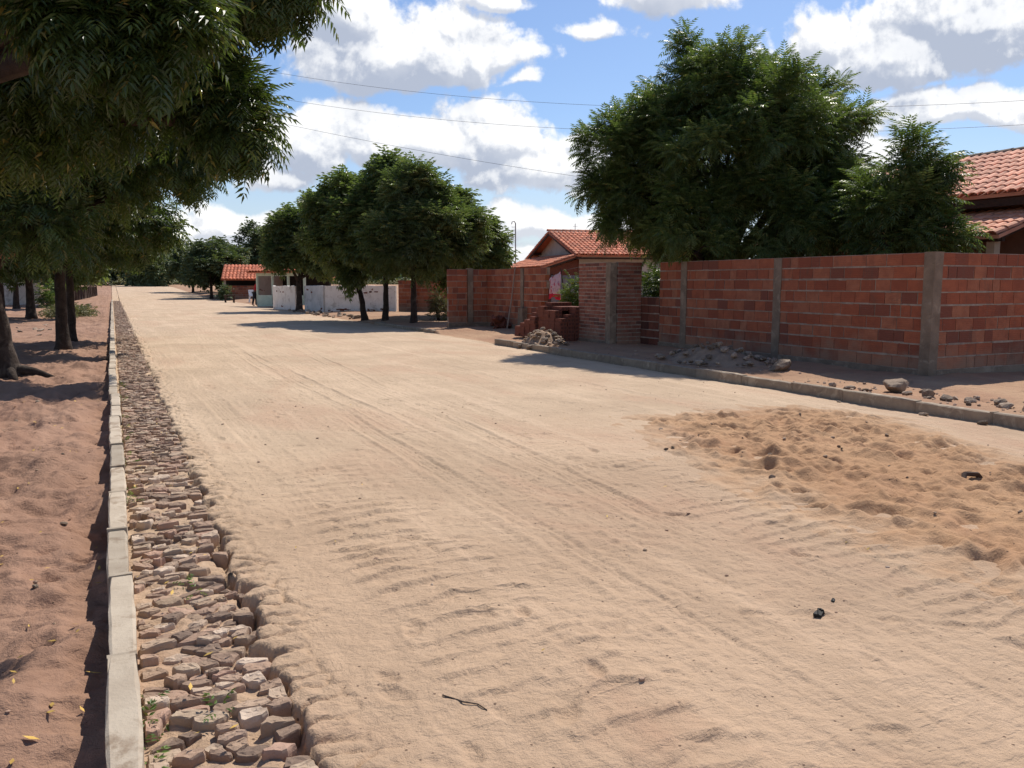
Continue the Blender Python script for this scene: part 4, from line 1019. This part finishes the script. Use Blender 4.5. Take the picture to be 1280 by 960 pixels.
tree((8.95, 44.9, .05), [(8.95, 44.9, -.05), (8.95, 44.9, 1), (8.95, 44.9, 1.8)], [(9.3, 44.9, 3.7, 1.6, 2.0, 1.3), (9.5, 44.9, 4.9, 1.1, 1.1, .9), (10.8, 44.9, 5.0, 1.1, 1.1, 1.1), (8.2, 44.5, 3.0, .7, .9, .5), (10.1, 44.6, 2.7, 1.0, 1.0, .55), (11.2, 44.4, 2.7, .9, 1.0, .6)], 'low', 150, 10,
     'neem tree in the gap between the two white walls', seed=60, mat='leaf_mid', r0=.17, spread=.32, upfac=.8, size=1.15)
tree((13.4, 32.5, .1), [(13.4, 32.5, -.05), (13.4, 32.5, 1), (13.4, 32.5, 1.8)], [(12.9, 32.3, 3.0, 1.6, 1.7, 1.2), (12.5, 32.3, 4.2, .95, 1.0, .8), (14.1, 32.5, 2.7, 1.0, 1.1, .8)], 'low', 140, 10,
     'neem tree behind the ragged brick wall, leaning over the orange lean-to roof', seed=61, mat='leaf_mid', r0=.14, spread=.28, upfac=.7, size=1.1)
# the big tree behind the long wall
tree((12.9, 15.4, .12), [(12.9, 15.4, -.05), (12.85, 15.4, 1.0), (12.8, 15.4, 1.9)],
     [(12.8, 15.3, 4.0, 2.3, 2.2, 1.9), (12.6, 15.5, 5.7, 1.25, 1.4, 1.05), (13.7, 15.3, 5.55, 1.1, 1.1, .95), (11.1, 16.5, 4.0, 1.1, 1.1, 1.3, 1.6), (11.6, 14.8, 2.9, 1.0, 1.0, .85), (14.75, 14.7, 4.7, 1.05, 1.2, 1.2), (13.1, 13.5, 3.0, 1.4, 1.0, 1.15), (14.2, 12.8, 3.0, .7, .7, .8), (10.8, 13.9, 2.15, .3, .5, .35), (11.3, 17.2, 3.0, .6, .6, .8), (12.6, 13.7, 4.7, 1.2, .9, 1.0), (14.9, 14.4, 2.9, .8, .8, .8)],
     'near', 410, 10, 'huge dense neem tree rising behind the long red block wall', seed=71, mat='leaf_big', r0=.24, spread=.25, upfac=.65)
tree((13.3, 10.9, .12), [(13.3, 10.9, -.05), (13.3, 10.9, .9), (13.4, 10.95, 1.6)],
     [(13.3, 11.0, 2.85, .62, .7, .6), (13.4, 11.0, 3.55, .42, .5, .42), (14.2, 10.8, 3.35, .32, .35, .25), (12.8, 11.0, 2.4, .45, .5, .45), (13.85, 10.7, 2.2, .45, .4, .30)],
     'near', 50, 8, 'smaller open neem tree between the huge tree and the pinkish roofs', seed=73, mat='leaf_big', r0=.085, spread=.24, upfac=.5)
# far right row and the end of the road
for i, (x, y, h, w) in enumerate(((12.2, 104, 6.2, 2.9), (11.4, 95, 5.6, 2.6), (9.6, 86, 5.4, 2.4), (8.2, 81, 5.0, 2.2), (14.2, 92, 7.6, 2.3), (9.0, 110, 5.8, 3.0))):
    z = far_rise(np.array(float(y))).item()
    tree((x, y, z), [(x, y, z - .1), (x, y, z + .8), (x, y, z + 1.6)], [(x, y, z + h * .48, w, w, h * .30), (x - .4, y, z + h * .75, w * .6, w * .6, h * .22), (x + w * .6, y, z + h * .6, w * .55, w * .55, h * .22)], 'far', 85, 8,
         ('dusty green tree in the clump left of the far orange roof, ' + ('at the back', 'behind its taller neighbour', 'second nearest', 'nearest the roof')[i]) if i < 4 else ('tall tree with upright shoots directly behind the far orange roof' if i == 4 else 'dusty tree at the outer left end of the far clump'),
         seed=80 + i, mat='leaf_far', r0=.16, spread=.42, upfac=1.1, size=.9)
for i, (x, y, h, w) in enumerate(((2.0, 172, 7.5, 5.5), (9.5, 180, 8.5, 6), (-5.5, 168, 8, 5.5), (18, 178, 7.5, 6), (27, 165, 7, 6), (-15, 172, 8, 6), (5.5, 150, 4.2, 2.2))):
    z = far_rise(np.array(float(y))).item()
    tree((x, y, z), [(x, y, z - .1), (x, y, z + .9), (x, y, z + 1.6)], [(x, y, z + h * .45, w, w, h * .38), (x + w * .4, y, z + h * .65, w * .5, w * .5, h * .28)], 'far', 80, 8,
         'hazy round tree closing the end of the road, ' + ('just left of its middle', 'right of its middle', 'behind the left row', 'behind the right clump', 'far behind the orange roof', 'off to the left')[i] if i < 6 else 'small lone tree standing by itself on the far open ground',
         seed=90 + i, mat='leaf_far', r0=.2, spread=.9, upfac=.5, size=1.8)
def shrub(loc, r, h, n, mat, label, seed, lod='mid', size=.7, name='shrub', upfac=.8, flowers=0):
    rg = np.random.default_rng(seed); e = empty(name, loc, label, 'shrub'); random.seed(seed)
    d = norm(rg.normal(size=(n, 3))); d[:, 2] = np.abs(d[:, 2]); rad = rg.uniform(.3, 1, (n, 1))
    P = np.array(loc) + d * rad * np.array([r, r, h]) + np.array([0, 0, .08]); A = norm(d + np.array([0, 0, upfac]))
    link('foliage', crown_mesh('foliage', P, A, lod, rg, 6, size), M[mat], e)
    mb = MB()
    for k in range(0, n, max(1, n // 14)): mb.tube([Vector(loc) + Vector((random.uniform(-.05, .05), random.uniform(-.05, .05), -.05)), Vector(P[k])], [.012, .006], 4, cap=False)
    mb.build('stems', M['bark'], e)
    if flowers:
        mb = MB()
        for k in range(flowers):
            p = Vector(P[rg.integers(n)]) + Vector((0, 0, .12))
            for q in range(5):
                a_ = q * 1.2566; mb.add([p, p + Vector((math.cos(a_) * .05, math.sin(a_) * .05, .03)), p + Vector((math.cos(a_ + .6) * .07, math.sin(a_ + .6) * .07, .02)), p + Vector((math.cos(a_ + 1.2) * .05, math.sin(a_ + 1.2) * .05, .03))], [(0, 1, 2, 3)])
        mb.build('blossoms', M['yflower'], e)
    return e
shrub((12.05, 20.75, .1), .42, 1.6, 110, 'leaf_bright', 'bright green bush with yellow flowers beside the hanging bedspread', 101, flowers=34)
shrub((14.2, 19.2, .1), 1.0, 2.1, 160, 'leaf', 'dark leafy bush seen over the low wall in the gateway', 102, size=1.0)
shrub((15.5, 20.6, .1), 1.0, 2.2, 120, 'leaf', 'dark bush under the porch roof behind the low gateway wall', 103, size=1.0)
shrub((10.8, 28.8, .08), .24, 1.0, 40, 'leaf_dry', 'dry yellowish shrub at the outer corner of the ragged wall', 104)
shrub((8.55, 73.6, .1), .45, 1.0, 40, 'leaf_far', 'small green bush against the far brick house', 105, 'far', .6)
shrub((9.6, 53.2, .08), .3, .35, 30, 'leaf_dry', 'low weeds at the foot of the green porch', 106)
shrub((-3.4, 58, .0), .9, 1.3, 60, 'leaf_bright', 'yellow green bush beyond the stout shaded trunk', 107, 'low', .9)
# scrub closing the view
rg = np.random.default_rng(5); n = 900
P = np.stack([rg.uniform(-120, 160, n), rg.uniform(185, 225, n), np.zeros(n)], 1); P[:, 2] = 1.0 + rg.random(n) * 2.6
sc_ = link('undergrowth', crown_mesh('undergrowth', P, norm(rg.normal(size=(n, 3)) * .4 + [0, 0, 1]), 'far', rg, 8, 5.0), M['leaf_far']); ST(sc_, 'stuff', 'band of hazy scrub closing the view beyond the road', 'scrub')
n = 700; P = np.stack([rg.uniform(-60, 70, n), rg.uniform(160, 168, n), np.zeros(n)], 1); P[:, 2] = .95 + rg.random(n) * .8
sc_ = link('undergrowth', crown_mesh('undergrowth', P, norm(rg.normal(size=(n, 3)) * .5 + [0, 0, .6]), 'far', rg, 6, 1.6), M['leaf_dry']); ST(sc_, 'stuff', 'low dry brown brush along the far end of the road', 'brush')

# root and pruned stubs of the left trunks
random.seed(2)
# ------------------------------------------------------------------ left side things
fe = empty('stake_fence', (-3.3, 78, 0), 'dark fence of upright wooden stakes beyond the left trunks', 'fence')
mb = MB(); mr_ = MB()
for k in range(70):
    t = k / 69; x = -3.6 + 2.1 * t; y = 74 + 26 * t; h = random.uniform(.95, 1.2); z = far_rise(np.array(y)).item()
    mb.box((x, y, z + h / 2 - .05), (.05, .30, h), tone=random.random(), jit=.02)
mb.build('stakes', M['wood'], fe)
mr_.bar((-3.66, 74, .8), (-1.56, 100, 1.0), .05, .08); mr_.build('rail', M['wood'], fe)
plain_wall((-9.5, 62), (-4.4, 64), 0, 1.5, .15, M['white_g'], 'pale low wall glimpsed beyond the shaded left trunks')
n = 260; rg = np.random.default_rng(8); P = np.stack([-1.9 + rg.normal(size=n) * .45, 44 + rg.normal(size=n) * 1.6, rg.random(n) * .3], 1)
o = link('brush_pile', crown_mesh('brush_pile', P, norm(rg.normal(size=(n, 3)) + [0, 0, .3]), 'low', rg, 4, .7), M['leaf_dry']); T(o, 'pile of dead brown twigs and leaves left of the kerb', 'brush pile')
# roots at the foot of the leaning trunk
rt = [o for o in bpy.data.objects if o.name.startswith('neem_tree') and abs(o.location.x + 1.62) < .01][0]
mb = MB()
for d_, L_ in (((.9, -.35), .75), ((.6, .6), .5), ((-.7, -.5), .6), ((.3, -.9), .5)):
    a_ = Vector((-1.62, 15.7, .12)); pts = [a_ + Vector((d_[0] * L_ * t, d_[1] * L_ * t, -.13 * t * t - .03 * t + random.uniform(-.01, .015))) for t in (0, .3, .6, .85, 1.1)]
    mb.tube(pts, [.11, .085, .07, .055, .03], 8, wob=.12)
mb.build('roots', M['bark'], rt, smooth=True)
mb = MB(); mb.tube([(-1.55, 15.55, 1.95), (-1.42, 15.38, 1.98)], [.085, .075], 10, cap=True); mb.build('cut_branch', M['cut'], rt)
rt2 = [o for o in bpy.data.objects if o.name.startswith('neem_tree') and abs(o.location.x + 1.08) < .01][0]
mb = MB(); mb.tube([(-1.12, 21.4, 2.05), (-1.06, 21.2, 2.12), (-1.0, 21.05, 2.16)], [.09, .08, .075], 9); mb.build('cut_branch', M['cutgrey'], rt2)

random.seed(77); mb = MB()
for k in range(420):
    x, y = random.choice(((random.uniform(8.75, 9.7), random.uniform(4.6, 9)), (random.uniform(8.75, 10.6), random.uniform(9, 19)), (random.uniform(.55, 8.3), random.uniform(2.2, 11)), (random.uniform(-2.5, -.2), random.uniform(2.5, 18))))
    r_ = random.uniform(.004, .022) * (1.5 if x > 8.7 else .7); V_, F_ = rock_verts((r_ * 2, r_ * 1.6, r_ * 1.2), k, 8, 1); z_ = gz(x, y) + r_ * .25
    mb.add([(v_[0] + x, v_[1] + y, v_[2] + z_) for v_ in V_], [tuple(q_) for q_ in F_], random.random())
ST(mb.build('pebbles', M['stone']), 'stuff', 'tiny pebbles and crumbs of brick strewn over sand and verges', 'pebbles')
# fallen leaves
rg = np.random.default_rng(17); V, F = [], []
def fleaf(x, y, s):
    a_ = rg.uniform(0, 6.28); k = len(V); z = gz(x, y) + .008; c, q = math.cos(a_) * s, math.sin(a_) * s; up_ = rg.uniform(-.3, .5) * s
    V.extend([(x - c, y - q, z), (x - q * .35, y + c * .35, z + .004 + up_ * .4), (x + c, y + q, z + .004 + max(0, up_)), (x + q * .35, y - c * .35, z + .003)]); F.append((k, k + 1, k + 2, k + 3))
for k in range(120):
    y = 2.4 + 14 * rg.random() ** 1.6; fleaf(rg.uniform(-.5 - y * .1, -.14), y, rg.uniform(.012, .034))
for k in range(60): fleaf(rg.uniform(.03, .45), 2.4 + 12 * rg.random(), rg.uniform(.010, .024)); V[-1] = V[-1]
for k in range(46): fleaf(rg.uniform(.7, 7.8), 2.3 + 10 * rg.random(), rg.uniform(.008, .018))
V = np.array(V); gut = (V[:, 0] > .0) & (V[:, 0] < .5); V[gut, 2] += .075
ST(link('fallen_leaves', raw_mesh('fallen_leaves', V, F), M['fallen']), 'stuff', 'yellowed leaves fallen on the dirt and the gutter stones', 'leaves')
# tufts of weeds along the kerb
rg = np.random.default_rng(19); P = []
for k in range(26): P.append((.03 + rg.random() * .02, 2.6 + rg.random() ** 1.4 * 12, -.02))
P += [(.27, 4.35, .0), (.29, 4.2, .0), (.26, 2.95, .0)]
P = np.array(P); o = link('weeds', crown_mesh('weeds', P, norm(rg.normal(size=(len(P), 3)) * .3 + [0, 0, 1]), 'low', rg, 4, .13), M['leaf_bright']); ST(o, 'stuff', 'small green weeds sprouting between kerb and stones', 'weeds')

# charred scrap on the road
def scrap(x, y, s, label, seed):
    e = MB(); random.seed(seed); z = gz(x, y)
    e.box((x, y, z + .014 * s), (.07 * s, .05 * s, .022 * s), .5, jit=.008 * s); e.box((x + .045 * s, y + .02 * s, z + .02 * s), (.05 * s, .02 * s, .03 * s), 1.1, jit=.006 * s)
    e.tube([(x - .03 * s, y - .02 * s, z + .02 * s), (x + .02 * s, y + .03 * s, z + .04 * s), (x + .07 * s, y + .035 * s, z + .012 * s)], .007 * s, 5)
    return T(e.build('scrap', M['scrap']), label, 'scrap')
sx, sy = 2.83, 2.66
scrap(sx, sy, .62, 'crumpled black scrap lying on the sandy tyre tracks', 3)
scrap(3.0, 2.74, .28, 'tiny black fragment right beside the crumpled black scrap', 4)
mb = MB(); zz_ = float(HZ[int(np.searchsorted(hy, 4.0)), int(np.searchsorted(hx, 5.72))]); mb.tube([(5.58, 3.95, zz_ - .03), (5.70, 4.02, zz_ + .05), (5.84, 4.02, zz_ + .03), (5.90, 4.0, zz_ - .02)], [.012, .02, .017, .008], 7, wob=.35); T(mb.build('wood_scrap', M['wood']), 'dark broken wood scrap standing out of the orange sand', 'scrap')
# twig on the road
mb = MB(); mb.tube([(1.02, 2.72, gz(1.02, 2.72) + .004), (1.07, 2.64, gz(1.07, 2.64) + .006), (1.11, 2.60, gz(1.11, 2.6) + .004), (1.12, 2.54, gz(1.12, 2.54) + .003)], [.003, .003, .0025, .002], 5); T(mb.build('twig', M['bark']), 'thin dark twig lying on the near road sand', 'twig')

# ------------------------------------------------------------------ washing, antenna, wires
def spread_mat():
    m, n, b, o = base_mat('floral cotton'); P = n.n('ShaderNodeTexCoord').outputs['Object']
    z = n.n('ShaderNodeSeparateXYZ', {0: P}).outputs[2]
    vo = n.n('ShaderNodeTexVoronoi', {'Vector': P, 'Scale': 6.5}, feature='F1')
    c = n.mix(n.mr(vo.outputs[0], .42, .30), (.72, .68, .72), (.55, .12, .2))
    c = n.mix(n.mr(n.noise(P, 14, 2), .58, .62), c, (.45, .42, .55)); c = n.mix(n.m('LESS_THAN', z, 1.17), c, (.62, .02, .07))
    n.t.links.new(c, b.inputs['Base Color']); b.inputs['Roughness'].default_value = .9; return m
gx = np.linspace(0, 1, 26); gzv = np.linspace(0, 1, 22); A, B = np.meshgrid(gx, gzv)
p0, p1 = np.array([12.25, 22.9]), np.array([11.95, 21.55])
XX = p0[0] + (p1[0] - p0[0]) * A + .045 * np.sin(A * 17 + B * 1.5) * (1 - B * .5); YY = p0[1] + (p1[1] - p0[1]) * A
ZZ = 1.0 + (1.62 + .22 * A - 1.0) * B + .06 * (1 - B) * np.sin(A * 5) + .04 * A * (1 - B)
a = (np.arange(21)[:, None] * 26 + np.arange(25)[None]).ravel()
cl = link('bedspread', raw_mesh('bedspread', np.stack([XX, YY, ZZ], -1).reshape(-1, 3), np.stack([a, a + 1, a + 27, a + 26], 1)), spread_mat(), smooth=True)
cl.modifiers.new('thick', 'SOLIDIFY').thickness = .008
T(cl, 'white floral bedspread with red hem hung over a line', 'bedspread')
mb = MB(); mb.tube([(12.6, 24.4, 1.62), (12.25, 22.9, 1.625), (11.95, 21.55, 1.845), (11.5, 19.6, 1.95)], .006, 5); T(mb.build('clothes_line', M['cable']), 'thin line carrying the floral bedspread', 'line')
mb = MB(); mb.tube([(12.12, 21.2, .05), (12.0, 21.38, .9), (11.9, 21.5, 1.92)], [.022, .02, .018], 6, wob=.08); T(mb.build('prop_stick', M['wood']), 'dark stick propping the line right of the bedspread', 'stick')
fm = empty('metal_fence', (14.5, 23.5, .1), 'grey corrugated sheet fence behind the yellow flowered bush', 'fence')
mb = MB(); n = 60; vs = []; fs = []
for i in range(n + 1):
    t = i / n; x = 13.2 + 2.6 * t; yy = 24.5 - .4 * t + .03 * math.sin(t * n * 1.5)
    vs += [(x, yy, .05), (x, yy, 1.75)]
for i in range(n): fs.append((2 * i, 2 * i + 2, 2 * i + 3, 2 * i + 1))
mb.add(vs, fs); o = mb.build('sheet', M['metal'], fm); o.modifiers.new('thick', 'SOLIDIFY').thickness = .004
mb = MB()
for x in (13.25, 15.7): mb.box((x, 24.5 - .4 * (x - 13.2) / 2.6 + .08, .9), (.07, .07, 1.8))
mb.build('posts', M['wood'], fm)
an = empty('antenna', (19.0, 38.5, 0), 'thin antenna mast with short arms left of the orange gable', 'antenna')
mb = MB(); mb.tube([(19.0, 39.2, 0), (19.0, 39.2, 4.55)], .03, 6); mb.tube([(19.0, 39.2, 4.55), (18.93, 39.2, 4.65), (18.80, 39.2, 4.62), (18.78, 39.2, 4.5)], .025, 6); mb.build('mast', M['metal'], an)
mb = MB(); [mb.bar((18.78, 39.2, z), (19.02, 39.2, z), .02, .02) for z in (4.0, 4.2, 4.36)]; mb.build('arms', M['metal'], an)
mb = MB(); mb.tube([(23.3, 40.5, 3.0), (23.3, 40.5, 4.75)], .02, 5); mb.bar((23.15, 40.5, 4.6), (23.45, 40.5, 4.6), .015, .015); T(mb.build('antenna', M['metal']), 'faint thin antenna behind the middle of the orange roof', 'antenna')
ch = empty('chimney_pipe', (15.5, 34.9, 0), 'short dark pipe with a tuft of leaves above it beside the orange lean-to roof', 'pipe')
mb = MB(); mb.tube([(15.6, 34.6, 1.5), (15.6, 34.6, 3.55)], .1, 10); mb.build('pipe', M['wood'], ch)
rg = np.random.default_rng(3); P = np.array([15.6, 34.6, 3.68]) + rg.normal(size=(14, 3)) * [.28, .2, .07]; link('tuft', crown_mesh('tuft', P, norm(rg.normal(size=(14, 3)) + [0, 0, .3]), 'low', rg, 6, .9), M['leaf_mid'], ch)
def wire(p0, p1, sag, label, r=.0055):
    mb = MB(); p0, p1 = Vector(p0), Vector(p1); n = 40
    mb.tube([p0.lerp(p1, i / n) - Vector((0, 0, sag * 4 * (i / n) * (1 - i / n))) for i in range(n + 1)], r, 5); T(mb.build('overhead_wire', M['cable']), label, 'wire', None)
def ray_pt(px, py, Y):
    x = (px - 640) / 1035; yv = (480 - py) / 1035; cp, sp = math.cos(PITCH), math.sin(PITCH)
    d = Vector((math.sin(YAW) * cp, math.cos(YAW) * cp, sp)) + Vector((math.cos(YAW), -math.sin(YAW), 0)) * x + Vector((-math.sin(YAW) * sp, -math.cos(YAW) * sp, cp)) * yv
    t = Y / d.y; return Vector((0, 0, 1.52)) + d * t
wire((6.04, 36.0, 10.1), (25.2, 14.0, 6.64), .85, 'upper overhead wire crossing the sky between the trees')
wire((6.0, 36.0, 9.09), (25.3, 14.0, 6.01), .85, 'lower overhead wire crossing the sky between the trees')
wire((6.94, 36.0, 8.02), (18.81, 30.0, 5.71), .12, 'thin slanting wire passing over the row of slim trees', .006)

# ------------------------------------------------------------------ far furniture and the person
random.seed(1)
tb = empty('table', (7.9, 65.5, 0), 'small dark wooden table at the far right road edge', 'table')
gt = gz(7.9, 65.5)
mb = MB(); mb.box((7.9, 65.5, gt + .55), (.75, .6, .06)); mb.build('table_top', M['wood'], tb)
for a_ in (-.3, .3):
    for b_ in (-.23, .23): mb = MB(); mb.box((7.9 + a_, 65.5 + b_, gt + .26), (.08, .08, .53)); mb.build('leg', M['wood'], tb)
cx, cy = 9.35, 64.0; gt = gz(cx, cy)
chh = empty('plastic_chair', (cx, cy, gt), 'white plastic chair by the far brick house wall', 'chair')
mb = MB(); mb.box((cx, cy, gt + .43), (.46, .44, .04)); mb.build('seat', M['plastic'], chh)
mb = MB()
for k in range(7): a_ = (k - 3) / 3; mb.bar((cx + a_ * .2, cy + .2, gt + .45), (cx + a_ * .23, cy + .30, gt + .88 - .05 * a_ * a_), .06, .02)
mb.bar((cx - .25, cy + .3, gt + .86), (cx + .25, cy + .3, gt + .86), .04, .06); mb.build('backrest', M['plastic'], chh)
for a_ in (-1, 1):
    for b_ in (-1, 1): mb = MB(); mb.bar((cx + a_ * .2, cy + b_ * .18, gt + .43), (cx + a_ * .25, cy + b_ * .23, gt - .02), .05, .04); mb.build('leg', M['plastic'], chh)
    mb = MB(); mb.bar((cx + a_ * .24, cy - .2, gt + .64), (cx + a_ * .24, cy + .24, gt + .66), .05, .03); mb.bar((cx + a_ * .24, cy - .2, gt + .63), (cx + a_ * .22, cy - .2, gt + .43), .04, .04); mb.build('armrest', M['plastic'], chh)

def skin_obj(name, joints, bones, mat, parent, root=0, sub=2):
    me = bpy.data.meshes.new(name); me.from_pydata([j[0] for j in joints], bones, []); me.update()
    o = link(name, me, mat, None); o.parent = parent
    sk = o.modifiers.new('skin', 'SKIN'); sk.use_smooth_shade = True
    ly = me.skin_vertices[0] if me.skin_vertices else None
    if ly is None:
        import bmesh as bm2
        b = bm2.new(); b.from_mesh(me); b.verts.layers.skin.verify(); b.to_mesh(me); b.free(); ly = me.skin_vertices[0]
    for i, j in enumerate(joints):
        r_ = j[1] if hasattr(j[1], '__len__') else (j[1], j[1]); ly.data[i].radius = r_; ly.data[i].use_root = (i == root)
    s = o.modifiers.new('sub', 'SUBSURF'); s.levels = sub; s.render_levels = sub
    return o
px_, py_ = 8.25, 55.4; pz = gz(px_, py_)
pe = empty('person', (px_, py_, pz), 'person in red shirt and dark trousers leaning on the green porch parapet', 'person', local=True)
pe.rotation_euler = (0, 0, R(-35))
J = [((0, 0, .92), (.13, .10)), ((.05, 0, 1.12), (.13, .09)), ((.15, 0, 1.34), (.16, .10)), ((.21, 0, 1.47), .055), ((.26, 0, 1.60), (.085, .10)), ((.27, 0, 1.70), (.07, .085)),
     ((0, .09, .86), .095), ((.03, .10, .47), .062), ((0, .10, .09), .042), ((.14, .11, .03), .035),
     ((0, -.09, .86), .095), ((-.06, -.10, .48), .062), ((-.14, -.10, .09), .042), ((0, -.11, .03), .035),
     ((.16, .19, 1.36), .06), ((.30, .22, 1.12), .042), ((.50, .17, 1.02), .032), ((.58, .15, 1.0), .035),
     ((.16, -.19, 1.36), .06), ((.32, -.21, 1.13), .042), ((.52, -.13, 1.03), .032), ((.60, -.11, 1.01), .035)]
Bn = [(0, 1), (1, 2), (2, 3), (3, 4), (4, 5), (0, 6), (6, 7), (7, 8), (8, 9), (0, 10), (10, 11), (11, 12), (12, 13), (2, 14), (14, 15), (15, 16), (16, 17), (2, 18), (18, 19), (19, 20), (20, 21)]
skin_obj('body', J, Bn, M['skin'], pe)
sj = [((0, 0, .90), (.155, .125)), ((.05, 0, 1.12), (.155, .115)), ((.15, 0, 1.35), (.18, .125)), ((.16, .2, 1.37), .085), ((.27, .225, 1.17), .066), ((.16, -.2, 1.37), .085), ((.29, -.215, 1.17), .066)]
skin_obj('shirt', sj, [(0, 1), (1, 2), (2, 3), (3, 4), (2, 5), (5, 6)], M['shirt'], pe)
tj = [((0, 0, .90), (.15, .115)), ((0, .09, .84), .115), ((.03, .10, .47), .08), ((0, .10, .10), .06), ((0, -.09, .84), .115), ((-.06, -.10, .48), .08), ((-.14, -.10, .10), .06)]
skin_obj('trousers', tj, [(0, 1), (1, 2), (2, 3), (0, 4), (4, 5), (5, 6)], M['trousers'], pe)
skin_obj('hair', [((.23, 0, 1.64), (.095, .10)), ((.25, 0, 1.73), (.085, .09)), ((.25, 0, 1.78), (.05, .05))], [(0, 1), (1, 2)], M['hair'], pe)
